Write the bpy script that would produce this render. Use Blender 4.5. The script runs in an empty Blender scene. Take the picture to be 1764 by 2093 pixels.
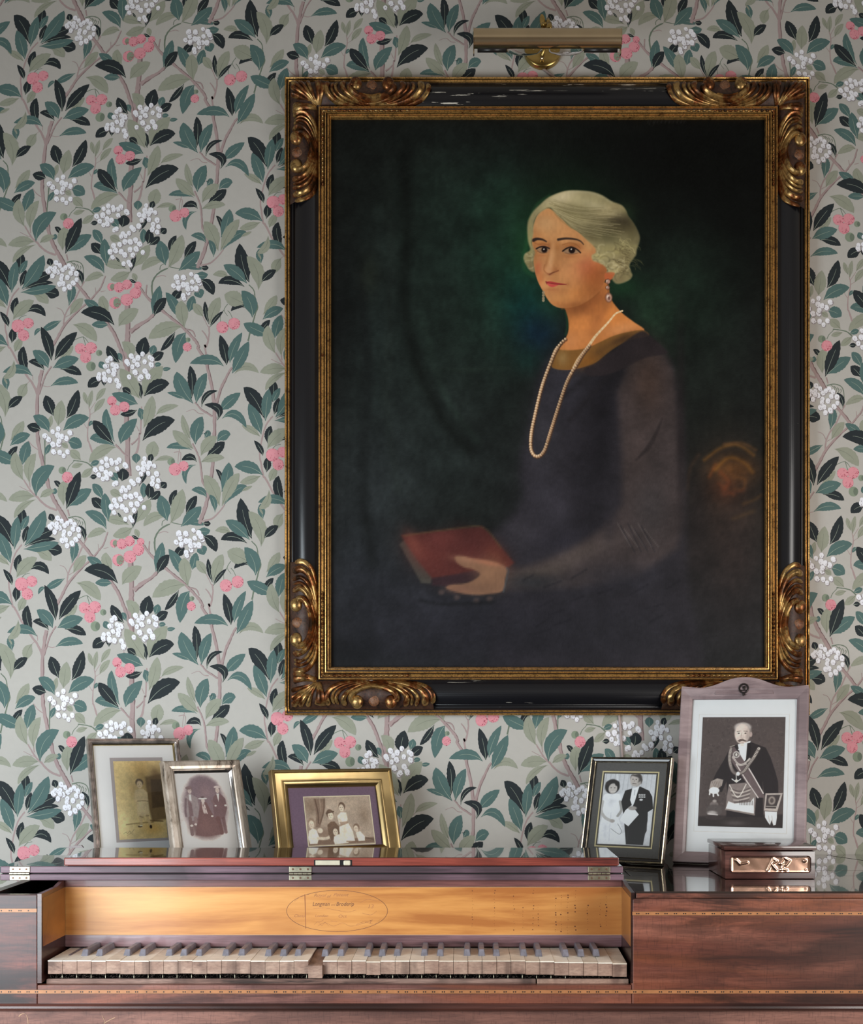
import bpy, bmesh, math, random
import numpy as np
from mathutils import Vector, Matrix
random.seed(7)
S = bpy.context.scene
COL = S.collection
PI = math.pi

# ------------------------------------------------------------------ camera, light, exposure
F, VX, VY, CAMZ, CAMD = 2500.0, 950.0, 1490.0, 1.10, 2.5
cam = bpy.data.cameras.new('camera'); camo = bpy.data.objects.new('camera', cam); COL.objects.link(camo)
camo.location = (0, -CAMD, CAMZ); camo.rotation_euler = (PI/2, 0, 0)
cam.sensor_fit = 'VERTICAL'; cam.sensor_height = 24.0
cam.lens = F/2093*24.0
cam.shift_x = (882-VX)/2093; cam.shift_y = (VY-1046.5)/2093
cam.clip_start = 0.05
S.camera = camo
w = bpy.data.worlds.new('room_light'); S.world = w; w.use_nodes = True
_nt = w.node_tree; _tc = _nt.nodes.new('ShaderNodeTexCoord'); _sp = _nt.nodes.new('ShaderNodeSeparateXYZ'); _mr = _nt.nodes.new('ShaderNodeMapRange'); _cr = _nt.nodes.new('ShaderNodeValToRGB')
_nt.links.new(_tc.outputs['Generated'], _sp.inputs[0]); _nt.links.new(_sp.outputs[2], _mr.inputs[0]); _mr.inputs[1].default_value = -1; _mr.inputs[2].default_value = 1; _nt.links.new(_mr.outputs[0], _cr.inputs[0])
_e = _cr.color_ramp.elements; _e[0].position = .30; _e[0].color = (.16, .12, .09, 1); _e[1].position = .75; _e[1].color = (.62, .57, .50, 1)
for _p, _c in ((.46, (.30, .25, .20, 1)), (.52, (1.0, .93, .84, 1)), (.60, (.75, .69, .61, 1))):
    _k = _e.new(_p); _k.color = _c
_nt.links.new(_cr.outputs[0], _nt.nodes['Background'].inputs[0])
_nt.nodes['Background'].inputs[1].default_value = 0.36
def area(name, loc, target, sx, sy, power, color):
    l = bpy.data.lights.new(name, 'AREA'); l.shape = 'RECTANGLE'; l.size = sx; l.size_y = sy
    l.energy = power; l.color = color
    o = bpy.data.objects.new(name, l); COL.objects.link(o); o.location = loc
    o.rotation_euler = (Vector(target)-Vector(loc)).to_track_quat('-Z', 'Y').to_euler()
    return o
area('window_daylight_left', (-1.15, -1.45, 0.98), (-0.25, 0, 0.95), 0.9, 0.9, 29, (0.84, 0.94, 1.0))
area('window_daylight_right', (1.35, -1.55, 1.25), (-0.1, 0, 0.95), 0.8, 0.9, 20, (1.0, 0.97, 0.93))
S.view_settings.view_transform = 'Standard'; S.view_settings.look = 'None'
S.view_settings.exposure = 0.0; S.view_settings.gamma = 1.0
S.view_settings.use_curve_mapping = False

# ------------------------------------------------------------------ helpers
def lin(c):
    c = np.asarray(c, float)/255.0
    return np.where(c <= 0.04045, c/12.92, ((c+0.055)/1.055)**2.4)
def alb(c, L=1.3):
    v = np.minimum(lin(c)/L, 0.9)
    return (float(v[0]), float(v[1]), float(v[2]), 1.0)
def W(px, py, D):                       # photo pixel at a distance from the camera -> place in the room
    return Vector(((px-VX)*D/F, D-CAMD, CAMZ+(VY-py)*D/F))
def mesh_obj(name, verts, faces, mats, parent=None, midx=None, smooth=False, origin=None, loc=None):
    if origin is not None:
        verts = [(v[0]-origin[0], v[1]-origin[1], v[2]-origin[2]) for v in verts]
    m = bpy.data.meshes.new(name); m.from_pydata([tuple(v) for v in verts], [], faces)
    if not isinstance(mats, (list, tuple)): mats = [mats]
    for k in mats: m.materials.append(k)
    if midx is not None: m.polygons.foreach_set('material_index', np.array(midx, dtype=np.int32))
    if smooth: m.polygons.foreach_set('use_smooth', np.ones(len(m.polygons), dtype=bool))
    m.update()
    o = bpy.data.objects.new(name, m); COL.objects.link(o)
    if parent is not None: o.parent = parent
    if loc is not None: o.location = loc
    return o
class MB:
    def __init__(s): s.v = []; s.f = []; s.m = []
    def add(s, verts, faces, mi=0):
        b = len(s.v); s.v += [tuple(x) for x in verts]; s.f += [tuple(i+b for i in f) for f in faces]; s.m += [mi]*len(faces)
    def box(s, x0, x1, y0, y1, z0, z1, mi=0, bev=0.0):
        if bev > 0:
            bm = bmesh.new(); bmesh.ops.create_cube(bm, size=1)
            for v in bm.verts:
                v.co = Vector((x0+(v.co.x+.5)*(x1-x0), y0+(v.co.y+.5)*(y1-y0), z0+(v.co.z+.5)*(z1-z0)))
            bmesh.ops.bevel(bm, geom=bm.edges[:], offset=bev, segments=2, affect='EDGES', profile=.5)
            bm.verts.index_update()
            s.add([v.co[:] for v in bm.verts], [[v.index for v in f.verts] for f in bm.faces], mi); bm.free(); return
        s.add([(x0,y0,z0),(x1,y0,z0),(x1,y1,z0),(x0,y1,z0),(x0,y0,z1),(x1,y0,z1),(x1,y1,z1),(x0,y1,z1)],
              [(0,3,2,1),(4,5,6,7),(0,1,5,4),(1,2,6,5),(2,3,7,6),(3,0,4,7)], mi)
    def prism(s, poly, axis, a, b, mi=0):     # poly of 2-D points extruded along an axis
        n = len(poly); vs = []
        for t in (a, b):
            for p in poly:
                if axis == 'x': vs.append((t, p[0], p[1]))
                elif axis == 'y': vs.append((p[0], t, p[1]))
                else: vs.append((p[0], p[1], t))
        s.add(vs, [tuple(range(n))[::-1], tuple(range(n, 2*n))]+[(i, (i+1)%n, n+(i+1)%n, n+i) for i in range(n)], mi)
    def tube(s, pts, r, n=10, mi=0, cap=True):
        pts = [Vector(p) for p in pts]; rs = r if isinstance(r, (list, tuple)) else [r]*len(pts)
        up = Vector((0, 0, 1)); vs = []; prev = None
        for i, p in enumerate(pts):
            d = (pts[min(i+1, len(pts)-1)]-pts[max(i-1, 0)]).normalized()
            a = d.cross(up if abs(d.z) < .9 else Vector((0, 1, 0))).normalized()
            if prev is not None:
                a = (prev-d*prev.dot(d)).normalized()
            prev = a; b = d.cross(a)
            for k in range(n):
                t = 2*PI*k/n; vs.append(p+(a*math.cos(t)+b*math.sin(t))*rs[i])
        fs = [(i*n+k, i*n+(k+1)%n, (i+1)*n+(k+1)%n, (i+1)*n+k) for i in range(len(pts)-1) for k in range(n)]
        if cap: fs += [tuple(range(n))[::-1], tuple(range((len(pts)-1)*n, len(pts)*n))]
        s.add(vs, fs, mi)
    def ball(s, c, r, n=10, mi=0, rot=0):      # r = (rx, ry, rz); rot about y
        vs = []; fs = []; m = n//2+1
        for i in range(m+1):
            th = PI*i/m
            for k in range(n):
                ph = 2*PI*k/n
                x, y, z = r[0]*math.sin(th)*math.cos(ph), r[1]*math.cos(th), r[2]*math.sin(th)*math.sin(ph)
                cr, sr = math.cos(rot), math.sin(rot)
                vs.append((c[0]+x*cr-z*sr, c[1]+y, c[2]+x*sr+z*cr))
        for i in range(m):
            for k in range(n): fs.append((i*n+k, i*n+(k+1)%n, (i+1)*n+(k+1)%n, (i+1)*n+k))
        s.add(vs, fs, mi)
    def lathe(s, prof, c, axis='y', n=32, mi=0):   # prof (radius, height)
        vs = []
        for (r, h) in prof:
            for k in range(n):
                t = 2*PI*k/n; a, b = r*math.cos(t), r*math.sin(t)
                if axis == 'y': vs.append((c[0]+a, c[1]+h, c[2]+b))
                elif axis == 'x': vs.append((c[0]+h, c[1]+a, c[2]+b))
                else: vs.append((c[0]+a, c[1]+b, c[2]+h))
        fs = [(i*n+k, i*n+(k+1)%n, (i+1)*n+(k+1)%n, (i+1)*n+k) for i in range(len(prof)-1) for k in range(n)]
        s.add(vs, fs, mi)
    def obj(s, name, mats, parent=None, smooth=False, origin=None):
        o = mesh_obj(name, s.v, s.f, mats, parent, s.m, smooth, origin)
        bm = bmesh.new(); bm.from_mesh(o.data); bmesh.ops.recalc_face_normals(bm, faces=bm.faces[:]); bm.to_mesh(o.data); bm.free()
        if smooth == 'auto':
            try: o.data.set_sharp_from_angle(angle=math.radians(40))
            except Exception: pass
        return o
def rect_sweep(mb, x0, x1, z0, z1, prof, y=0.0, mi=0, sign=-1):
    n = len(prof); vs = []; dk = [i for i, q in enumerate(prof) if len(q) > 2]
    for (u, h) in [q[:2] for q in prof]:
        yy = y+sign*h
        vs += [(x0+u, yy, z0+u), (x1-u, yy, z0+u), (x1-u, yy, z1-u), (x0+u, yy, z1-u)]
    fs = [(i*4+k, i*4+(k+1)%4, (i+1)*4+(k+1)%4, (i+1)*4+k) for i in range(n-1) for k in range(4)]
    b0 = len(mb.m); mb.add(vs, fs, mi)
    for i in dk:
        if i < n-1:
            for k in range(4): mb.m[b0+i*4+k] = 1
def empty(name, label, cat, loc=(0,0,0), rot=(0,0,0), group=None):
    o = bpy.data.objects.new(name, None); COL.objects.link(o); o.location = loc; o.rotation_euler = rot
    o.empty_display_size = .05
    o['label'] = label; o['category'] = cat
    if group: o['group'] = group
    return o

# ------------------------------------------------------------------ materials
def newmat(name):
    m = bpy.data.materials.new(name); m.use_nodes = True
    return m, m.node_tree, m.node_tree.nodes['Principled BSDF']
def noise(nt, scale, detail=4, vec=(1,1,1), rough=.6, dist=0, seed=0):
    tc = nt.nodes.new('ShaderNodeTexCoord'); mp = nt.nodes.new('ShaderNodeMapping')
    mp.inputs['Scale'].default_value = vec; mp.inputs['Location'].default_value = (seed, seed*1.7, seed*.3)
    n = nt.nodes.new('ShaderNodeTexNoise'); n.inputs['Scale'].default_value = scale
    n.inputs['Detail'].default_value = detail; n.inputs['Roughness'].default_value = rough; n.inputs['Distortion'].default_value = dist
    nt.links.new(tc.outputs['Object'], mp.inputs[0]); nt.links.new(mp.outputs[0], n.inputs['Vector'])
    return n.outputs['Fac']
def ramp(nt, fac, stops):
    r = nt.nodes.new('ShaderNodeValToRGB'); e = r.color_ramp.elements
    e[0].position, e[0].color = stops[0]; e[1].position, e[1].color = stops[-1]
    for p, c in stops[1:-1]:
        k = e.new(p); k.color = c
    nt.links.new(fac, r.inputs[0]); return r.outputs[0]
def mix(nt, fac, a, b, mode='MIX'):
    m = nt.nodes.new('ShaderNodeMix'); m.data_type = 'RGBA'; m.blend_type = mode
    for sock, val in ((m.inputs[0], fac), (m.inputs[6], a), (m.inputs[7], b)):
        if hasattr(val, 'is_linked'): nt.links.new(val, sock)
        else: sock.default_value = val
    return m.outputs[2]
def bump(nt, p, h, strength=.2, dist=.001):
    b = nt.nodes.new('ShaderNodeBump'); b.inputs['Strength'].default_value = strength; b.inputs['Distance'].default_value = dist
    nt.links.new(h, b.inputs['Height']); nt.links.new(b.outputs[0], p.inputs['Normal'])
def flat(name, c, rough=.6, metal=0, spec=.5, var=.08, vs=60, coat=0, bmp=0):
    m, nt, p = newmat(name)
    n = noise(nt, vs, 3)
    d = tuple(x*(1-var) for x in c[:3])+(1,); l = tuple(min(x*(1+var), 1) for x in c[:3])+(1,)
    nt.links.new(ramp(nt, n, [(.3, d), (.7, l)]), p.inputs['Base Color'])
    p.inputs['Roughness'].default_value = rough; p.inputs['Metallic'].default_value = metal
    p.inputs['Specular IOR Level'].default_value = spec; p.inputs['Coat Weight'].default_value = coat
    if bmp: bump(nt, p, n, bmp)
    return m
def wood(name, light, mid, dark, rough=.35, coat=.3, gx=1.2, gz=22, seed=0, dpos=.42, fine=.35, coatr=.12, warm=None, pores=0, blot=0):
    m, nt, p = newmat(name)
    a = noise(nt, 1.0, 6, (gx, 6, gz), .62, .35, seed)
    b = noise(nt, 1.0, 3, (gx*9, 40, gz*11), .6, 0, seed+3)
    c = noise(nt, 1.0, 3, (gx*2.2, 2.2, 5), .5, .6, seed+9)
    col = ramp(nt, a, [(.34, dark), (dpos, mid), (.60, light), (.8, mid)])
    col = mix(nt, ramp(nt, b, [(.35, (fine,)*3+(1,)), (.6, (0,0,0,1))]), col, dark)
    col = mix(nt, ramp(nt, c, [(.36, (.72,.72,.72,1)), (.52, (0,0,0,1))]), col, dark)
    if warm:
        e = noise(nt, 1.0, 4, (gx*1.1, 2, gz*.45), .6, .5, seed+21); col = mix(nt, ramp(nt, e, [(.46, (0,0,0,1)), (.60, (.8,.8,.8,1))]), col, warm)
    if blot:
        e = noise(nt, 1.0, 5, (gx*3.2, 4, 26), .65, .5, seed+31); e2 = noise(nt, 1.0, 2, (1.6, 2, 3.5), .5, .2, seed+37)
        mm = nt.nodes.new('ShaderNodeMath'); mm.operation = 'MULTIPLY'
        nt.links.new(ramp(nt, e, [(.44, (0,0,0,1)), (.54, (blot,)*3+(1,))]), mm.inputs[0]); nt.links.new(ramp(nt, e2, [(.38, (.1,.1,.1,1)), (.52, (1,1,1,1))]), mm.inputs[1]); col = mix(nt, mm.outputs[0], col, dark)
    if pores:
        e = noise(nt, 1.0, 2, (420, 60, 60), .6, 0, seed+41); col = mix(nt, ramp(nt, e, [(.56, (0,0,0,1)), (.66, (pores,)*3+(1,))]), col, dark)
        e = noise(nt, 1.0, 2, (60, 60, 900), .6, 0, seed+43); col = mix(nt, ramp(nt, e, [(.52, (0,0,0,1)), (.64, (pores,)*3+(1,))]), col, dark)
    nt.links.new(col, p.inputs['Base Color'])
    p.inputs['Roughness'].default_value = rough; p.inputs['Coat Weight'].default_value = coat; p.inputs['Coat Roughness'].default_value = coatr
    bump(nt, p, b, .12, .0005)
    return m
def gold(name, bright, dark, rough=.34, metal=.75, cover=.45, sc=45, red=(.22,.07,.02,1)):
    m, nt, p = newmat(name)
    n = noise(nt, sc, 6, (1,1,1), .7, .3); n2 = noise(nt, sc*5, 3)
    mid = tuple((a*.62+b*.38) for a, b in zip(bright, dark))
    col = ramp(nt, n, [(cover-.14, dark), (cover-.03, red), (cover+.03, mid), (cover+.2, bright)])
    col = mix(nt, ramp(nt, n2, [(.38, (.6,.6,.6,1)), (.5, (0,0,0,1))]), col, dark)
    nt.links.new(col, p.inputs['Base Color'])
    p.inputs['Metallic'].default_value = metal; p.inputs['Roughness'].default_value = rough
    bump(nt, p, n2, .35, .0006)
    return m
def metal(name, c, rough=.12, var=.1, sc=30, bs=0):
    m, nt, p = newmat(name); n = noise(nt, sc, 3)
    d = tuple(x*(1-var) for x in c[:3])+(1,)
    nt.links.new(ramp(nt, n, [(.35, d), (.65, tuple(c[:3])+(1,))]), p.inputs['Base Color'])
    p.inputs['Metallic'].default_value = 1; p.inputs['Roughness'].default_value = rough
    if bs: bump(nt, p, n, bs, .002)
    return m
def attr_mat(name, rough=.5, weave=0, spec=.5, coat=0):
    m, nt, p = newmat(name)
    a = nt.nodes.new('ShaderNodeAttribute'); a.attribute_name = 'paint'
    nt.links.new(a.outputs['Color'], p.inputs['Base Color'])
    p.inputs['Roughness'].default_value = rough; p.inputs['Specular IOR Level'].default_value = spec
    p.inputs['Coat Weight'].default_value = coat; p.inputs['Coat Roughness'].default_value = .1
    if weave:
        h1 = noise(nt, 1, 2, (900, 900, 60)); h2 = noise(nt, 1, 2, (60, 60, 900)); h3 = noise(nt, 40, 5)
        ad = nt.nodes.new('ShaderNodeMath'); nt.links.new(h1, ad.inputs[0]); nt.links.new(h2, ad.inputs[1])
        bump(nt, p, ad.outputs[0], weave, .0006)
    return m

# ------------------------------------------------------------------ wall with printed paper
LW = .85
PAL = [('wallpaper_ground', (165,161,155)), ('print_dark_leaf', (34,40,43)), ('print_green_leaf', (74,97,94)),
       ('print_sage_leaf', (134,136,121)), ('print_branch', (149,130,128)), ('print_branch_edge', (112,92,92)),
       ('print_pale_vein', (140,150,135)), ('print_olive_vein', (86,90,76)), ('print_pink', (198,132,140)),
       ('print_crimson', (148,60,78)), ('print_white', (212,211,216)), ('print_grey', (138,130,131)), ('print_green_stem', (98,108,94)),
       ('print_rose', (172,92,106)), ('print_green_berry', (120,130,112))]
PM = [flat(n, alb(c, LW), .75, var=.05 if i else .02, vs=70, spec=.25) for i, (n, c) in enumerate(PAL)]
ORG = dict(A=(0,520), B=(180,520), C=(360,520), D=(0,700), E=(180,700), F=(360,700), G=(0,880), H=(180,880), I=(360,880),
           F2=(-155,464), I2=(-153,640))
SC = 8.82
def cp(k, x, y): o = ORG[k]; return (o[0]+x/SC, o[1]+y/SC)
def bez(a, m, b, n):
    c = (2*m[0]-.5*(a[0]+b[0]), 2*m[1]-.5*(a[1]+b[1]))
    return [((1-t)**2*a[0]+2*t*(1-t)*c[0]+t*t*b[0], (1-t)**2*a[1]+2*t*(1-t)*c[1]+t*t*b[1]) for t in [i/n for i in range(n+1)]]
def strip(pts, ws, mi):
    L = []; R = []
    for i, p in enumerate(pts):
        q0 = pts[max(i-1, 0)]; q1 = pts[min(i+1, len(pts)-1)]
        dx, dy = q1[0]-q0[0], q1[1]-q0[1]; l = math.hypot(dx, dy) or 1
        wl, wr = ws[i] if isinstance(ws[i], tuple) else (ws[i], ws[i])
        L.append((p[0]-dy/l*wl, p[1]+dx/l*wl)); R.append((p[0]+dy/l*wr, p[1]-dx/l*wr))
    n = len(pts)
    return (L+R, [(i, i+1, n+i+1, n+i) for i in range(n-1)], mi)
ELEMS = []     # groups of (verts, faces, material) in reference pixels, in printing order
def catmull(P, n=6):
    out = []
    for i in range(len(P)-1):
        p0, p1, p2, p3 = P[max(i-1, 0)], P[i], P[i+1], P[min(i+2, len(P)-1)]
        for k in range(n):
            t = k/n
            out.append(tuple(.5*((2*p1[j])+(-p0[j]+p2[j])*t+(2*p0[j]-5*p1[j]+4*p2[j]-p3[j])*t*t+(-p0[j]+3*p1[j]-3*p2[j]+p3[j])*t**3) for j in range(2)))
    out.append(P[-1]); return out
def branch(w0, w1, *pts, mi=4):
    P = catmull([cp(*p) for p in pts], 5); n = len(P)
    ws = []
    for i in range(n):
        h = .5*(w0+(w1-w0)*i/(n-1))/SC; ws.append((h*(1+.22*random.uniform(-1, 1)), h*(1+.22*random.uniform(-1, 1))))
    g = [strip(P, ws, mi)]
    if w0 > 26:
        off = []
        for i, p in enumerate(P):
            q0 = P[max(i-1, 0)]; q1 = P[min(i+1, n-1)]; dx, dy = q1[0]-q0[0], q1[1]-q0[1]; l = math.hypot(dx, dy) or 1
            s = 1 if dy > 0 else -1
            off.append((p[0]+dy/l*ws[i][1]*.72*s, p[1]-dx/l*ws[i][1]*.72*s))
        g.append(strip(off, [.13*(ws[i][0]+ws[i][1])*random.uniform(.3, 1.2) for i in range(n)], 5))
    ELEMS.append(g)
KIND = dict(D=1, M=2, L=3)
def leaf(kind, o, b, m, t, wd, vein=True):
    a, mm, tt = cp(o, *b), cp(o, *m), cp(o, *t); n = 16
    P = bez(a, mm, tt, n); h = wd*.54/SC; ws = []
    L = math.hypot(tt[0]-a[0], tt[1]-a[1])
    for i in range(n+1):
        u = i/n; s = (math.sin(PI*min(1, u**1.12))**.74) if 0 < u < 1 else 0
        s *= (0.35+.65*min(1, u/.28)) if u < .28 else 1
        jl = 1+(.05 if i % 2 else -.03)*(u > .25)+random.uniform(-.03, .03)
        jr = 1+(.05 if (i+1) % 2 else -.03)*(u > .25)+random.uniform(-.03, .03)
        ws.append((h*s*jl+.05, h*s*jr+.05))
    ws[-1] = (.1, .1)
    g = [strip(P, ws, KIND[kind])]
    if vein:
        k0, k1 = 1, int(n*.8); V = P[k0:k1+1]
        vw = .42 if kind != 'L' else .3
        g.append(strip(V, [vw*(1-.6*i/len(V)) for i in range(len(V))], 7 if kind == 'L' else 6))
    if kind == 'M' and L > 14:        # deeper tone along one side of the blade
        off = [(P[i][0], P[i][1]) for i in range(3, n-2)]
    ELEMS.append(g)
def disc(c, rx, ry, mi, n=14, j=.04, rot=0):
    V = [(c[0]+math.cos(2*PI*k/n+rot)*rx*(1+random.uniform(-j, j)), c[1]+math.sin(2*PI*k/n+rot)*ry*(1+random.uniform(-j, j))) for k in range(n)]
    return (V, [tuple(range(n))], mi)
def berry(o, x, y, r, green=0):
    c = cp(o, x, y); R = r/SC; g = [disc(c, R, R, 14 if green == 1 else 8, 18)]
    if green == 2: g.append(disc((c[0]+R*.3, c[1]), R*.62, R*.8, 14, 12))
    if green != 1:
        crest = []
        for k in range(int(26+r*.3)):
            a = random.uniform(0, 2*PI); q = R*math.sqrt(random.random())*.97
            x2, y2 = q*math.cos(a), q*math.sin(a)
            dk = (x2+y2*1.3)/R
            if random.random() < .35+.45*dk or q > R*.8:
                s = random.uniform(.45, .95)*(1.25 if dk > .5 else .85)
                crest.append(disc((c[0]+x2, c[1]+y2), s, s*.8, 9 if dk > .45 and random.random() < .75 else 13, 5, .2, a))
        g += crest
    else:
        g.append(disc((c[0]+R*.45, c[1]), R*.5, R*.8, 12, 10))
    ELEMS.append(g)
def bell(o, x, y):
    c = cp(o, x, y); s = random.uniform(.85, 1.12); a = random.uniform(-.5, .5)+PI/2
    g = [disc((c[0]+1.2, c[1]+1.2), 5.6*s, 6.2*s, 11, 10, .12)]
    V = []
    for k, (u, v) in enumerate([(-1,-.25),(-.8,-.75),(-.25,-1.02),(.3,-1),(.8,-.7),(1,-.15),(.8,.35),(.95,.85),(.5,.72),(.2,1.1),(-.15,.78),(-.55,1.02),(-.6,.55),(-.9,.35)]):
        u *= 4.9*s; v *= 5.6*s; ca, sa = math.cos(a-PI/2), math.sin(a-PI/2)
        V.append((c[0]+u*ca-v*sa, c[1]+u*sa+v*ca))
    g.append((V, [tuple(range(len(V)))], 10))
    d = random.uniform(-.3, .3)
    for q in range(2):
        x0 = c[0]+random.uniform(-1.8, 2.4); y0 = c[1]+random.uniform(-1.5, 1.8)
        g.append(disc((x0, y0+1), .36, random.uniform(1.0, 1.9), 11, 6, .2, 0))
    ELEMS.append(g)
def leaves(txt):
    for line in txt.strip().splitlines():
        line = line.split('#')[0].split()
        if not line: continue
        k, o = line[0], line[1]; v = [float(q) for q in line[2:]]
        leaf(k, o, (v[0], v[1]), (v[2], v[3]), (v[4], v[5]), v[6])
# branches, back to front
branch(105, 90, ('B',715,880), ('B',715,1400), ('E',700,100), ('E',705,600), ('E',690,1400), ('H',700,60), ('H',695,450), ('H',715,800))
branch(85, 60, ('B',760,1400), ('B',900,1290), ('B',1080,1180), ('B',1190,1080))
branch(45, 75, ('B',940,600), ('B',1050,750), ('B',1160,860), ('B',1350,1020), ('B',1520,1160), ('B',1700,1310), ('C',300,1500), ('C',400,1640), ('F',400,120), ('F',530,330), ('F',590,560), ('F',640,780), ('F',680,1050), ('F',690,1300), ('F',680,1600), ('I',660,200), ('I',640,600), ('I',600,850), ('I',560,1050), ('I',510,1280), ('I',430,1500), ('I',380,1640))
branch(60, 40, ('F',720,1120), ('F',800,850), ('F',880,680), ('F',960,520), ('F',1010,450))
branch(40, 25, ('F',650,1330), ('F',560,1270), ('F',450,1200), ('F',380,1120), ('F',340,1080))
branch(16, 8, ('F',490,1280), ('F',400,1270), ('F',310,1205), ('F',180,1245))
branch(24, 36, ('C',590,1290), ('C',595,1450), ('C',545,1670), ('F',515,40), ('F',545,240))
branch(18, 26, ('C',465,1370), ('C',530,1450), ('C',580,1560))
branch(30, 22, ('C',180,1350), ('C',300,1385), ('C',345,1490))
branch(14, 12, ('C',480,1110), ('C',530,1210), ('C',575,1310))
branch(28, 40, ('I',280,220), ('I',340,340), ('I',400,500), ('I',430,700), ('I',450,900), ('I',530,1030))
branch(22, 34, ('I',840,1300), ('I',740,1430), ('I',600,1550), ('I',390,1600))
branch(18, 30, ('C',1310,540), ('C',1400,640), ('C',1425,780), ('C',1470,950), ('C',1430,1060), ('C',1390,1210), ('C',1335,1400), ('C',1300,1560), mi=12)
branch(26, 40, ('A',345,600), ('A',250,710), ('A',205,800), ('A',170,900), ('A',140,1020), ('A',95,1280), ('A',120,1460), ('A',150,1650), ('D',200,130), ('D',310,340), ('D',500,620), ('D',600,760), ('D',670,930))
branch(70, 75, ('D',755,500), ('D',715,720), ('D',680,950), ('D',665,1300), ('D',668,1640), ('G',680,200), ('G',740,520), ('G',800,760), ('G',850,1000), ('G',920,1180), ('G',1000,1330), ('G',1080,1450), ('G',1160,1590))
branch(60, 70, ('A',1330,480), ('A',1480,650), ('A',1620,830), ('B',180,1050), ('B',380,1290), ('B',480,1450), ('B',580,1690), ('E',660,350), ('E',720,560))
branch(58, 24, ('A',950,1650), ('A',1050,1480), ('A',1170,1270), ('A',1400,1020), ('A',1600,850), ('A',1740,690), ('B',230,590), ('B',310,380))
branch(40, 26, ('D',700,930), ('D',760,760), ('D',830,580), ('D',930,430))
branch(12, 8, ('B',140,700), ('B',132,590)); branch(14, 8, ('B',230,670), ('B',315,650))
branch(24, 26, ('A',1520,480), ('A',1430,650), ('A',1340,830), ('A',1230,980), ('A',1170,1110), ('A',1150,1220), ('A',1150,1310))
branch(20, 12, ('A',1190,130), ('A',1350,110), ('A',1480,190), ('A',1505,430), mi=12)
for q in range(4): branch(12, 6, ('A',1260+q*60,120+q*25), ('A',1330+q*40,180+q*20), ('A',1330+q*28,230+q*18), mi=12)
branch(14, 8, ('A',1165,1110), ('A',1110,1000), ('A',1020,960)); branch(16, 10, ('A',1180,1130), ('A',1290,1070))
branch(26, 30, ('B',1430,240), ('B',1290,310), ('B',1190,420), ('B',1150,560), ('B',1165,760), mi=12)
branch(15, 10, ('B',1220,405), ('B',1330,370), ('B',1400,392)); branch(14, 10, ('B',1290,270), ('B',1300,200), ('B',1370,150), mi=12)
branch(16, 10, ('B',1470,215), ('B',1640,250), ('B',1760,260), mi=12); branch(30, 22, ('B',1040,720), ('B',1060,540))
branch(14, 10, ('D',780,780), ('D',850,797), ('D',910,785)); branch(12, 8, ('D',545,690), ('D',480,745)); branch(12, 10, ('D',595,680), ('D',590,580))
branch(16, 30, ('D',1600,1150), ('D',1620,1300), ('D',1575,1540), ('D',1570,1740), ('G',1590,200), ('G',1650,380))
branch(12, 8, ('D',1560,1540), ('D',1505,1450)); branch(10, 8, ('E',20,1240), ('E',80,1150), ('E',135,1070)); branch(10, 8, ('E',30,1300), ('E',110,1250))
branch(26, 40, ('E',965,1150), ('E',950,1420), ('E',935,1620), ('H',915,60), ('H',900,220), ('H',860,380), ('H',770,470))
branch(14, 10, ('E',1060,1480), ('E',1140,1370), ('E',1225,1300)); branch(12, 8, ('E',910,1590), ('E',865,1490))
branch(34, 20, ('H',765,240), ('H',840,185), ('H',890,125)); branch(34, 28, ('H',480,240), ('H',560,320), ('H',620,390), ('H',690,450))
branch(24, 42, ('G',400,860), ('G',460,960), ('G',540,1080), ('G',640,1170), ('G',720,1260), ('G',850,1350), ('G',990,1400))
branch(10, 10, ('G',320,980), ('G',440,1040), ('G',530,1075)); branch(12, 18, ('G',500,170), ('G',580,270), ('G',670,330)); branch(20, 20, ('G',500,880), ('G',515,1000))
branch(22, 18, ('G',800,80), ('G',790,420), ('G',790,660), mi=12); branch(30, 24, ('G',1180,1390), ('G',1210,1500), mi=4)
branch(18, 22, ('G',1300,520), ('G',1450,540), ('G',1560,570), ('G',1650,650), mi=12); branch(12, 10, ('G',1190,700), ('G',1230,620), ('G',1290,560), ('G',1320,520), mi=12)
for a, b, c in (((930,890),(865,1000),(930,1110)), ((930,1010),(980,1070),(1015,1150)), ((860,1000),(800,1090),(800,1230))):
    branch(13, 8, ('C',)+a, ('C',)+b, ('C',)+c, mi=12)
branch(13, 9, ('H',1640,300), ('H',1610,450), ('H',1600,570)); branch(13, 9, ('H',1530,380), ('H',1650,380), ('H',1640,560))
branch(13, 8, ('A',330,1180), ('A',390,1120), ('A',480,1100), mi=12); branch(13, 8, ('A',1350,1540), ('A',1500,1490), ('A',1600,1600), mi=12); branch(13, 8, ('A',1500,1480), ('A',1545,1640), mi=12)
branch(12, 9, ('E',560,850), ('E',550,1000), ('E',580,1080))
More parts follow.
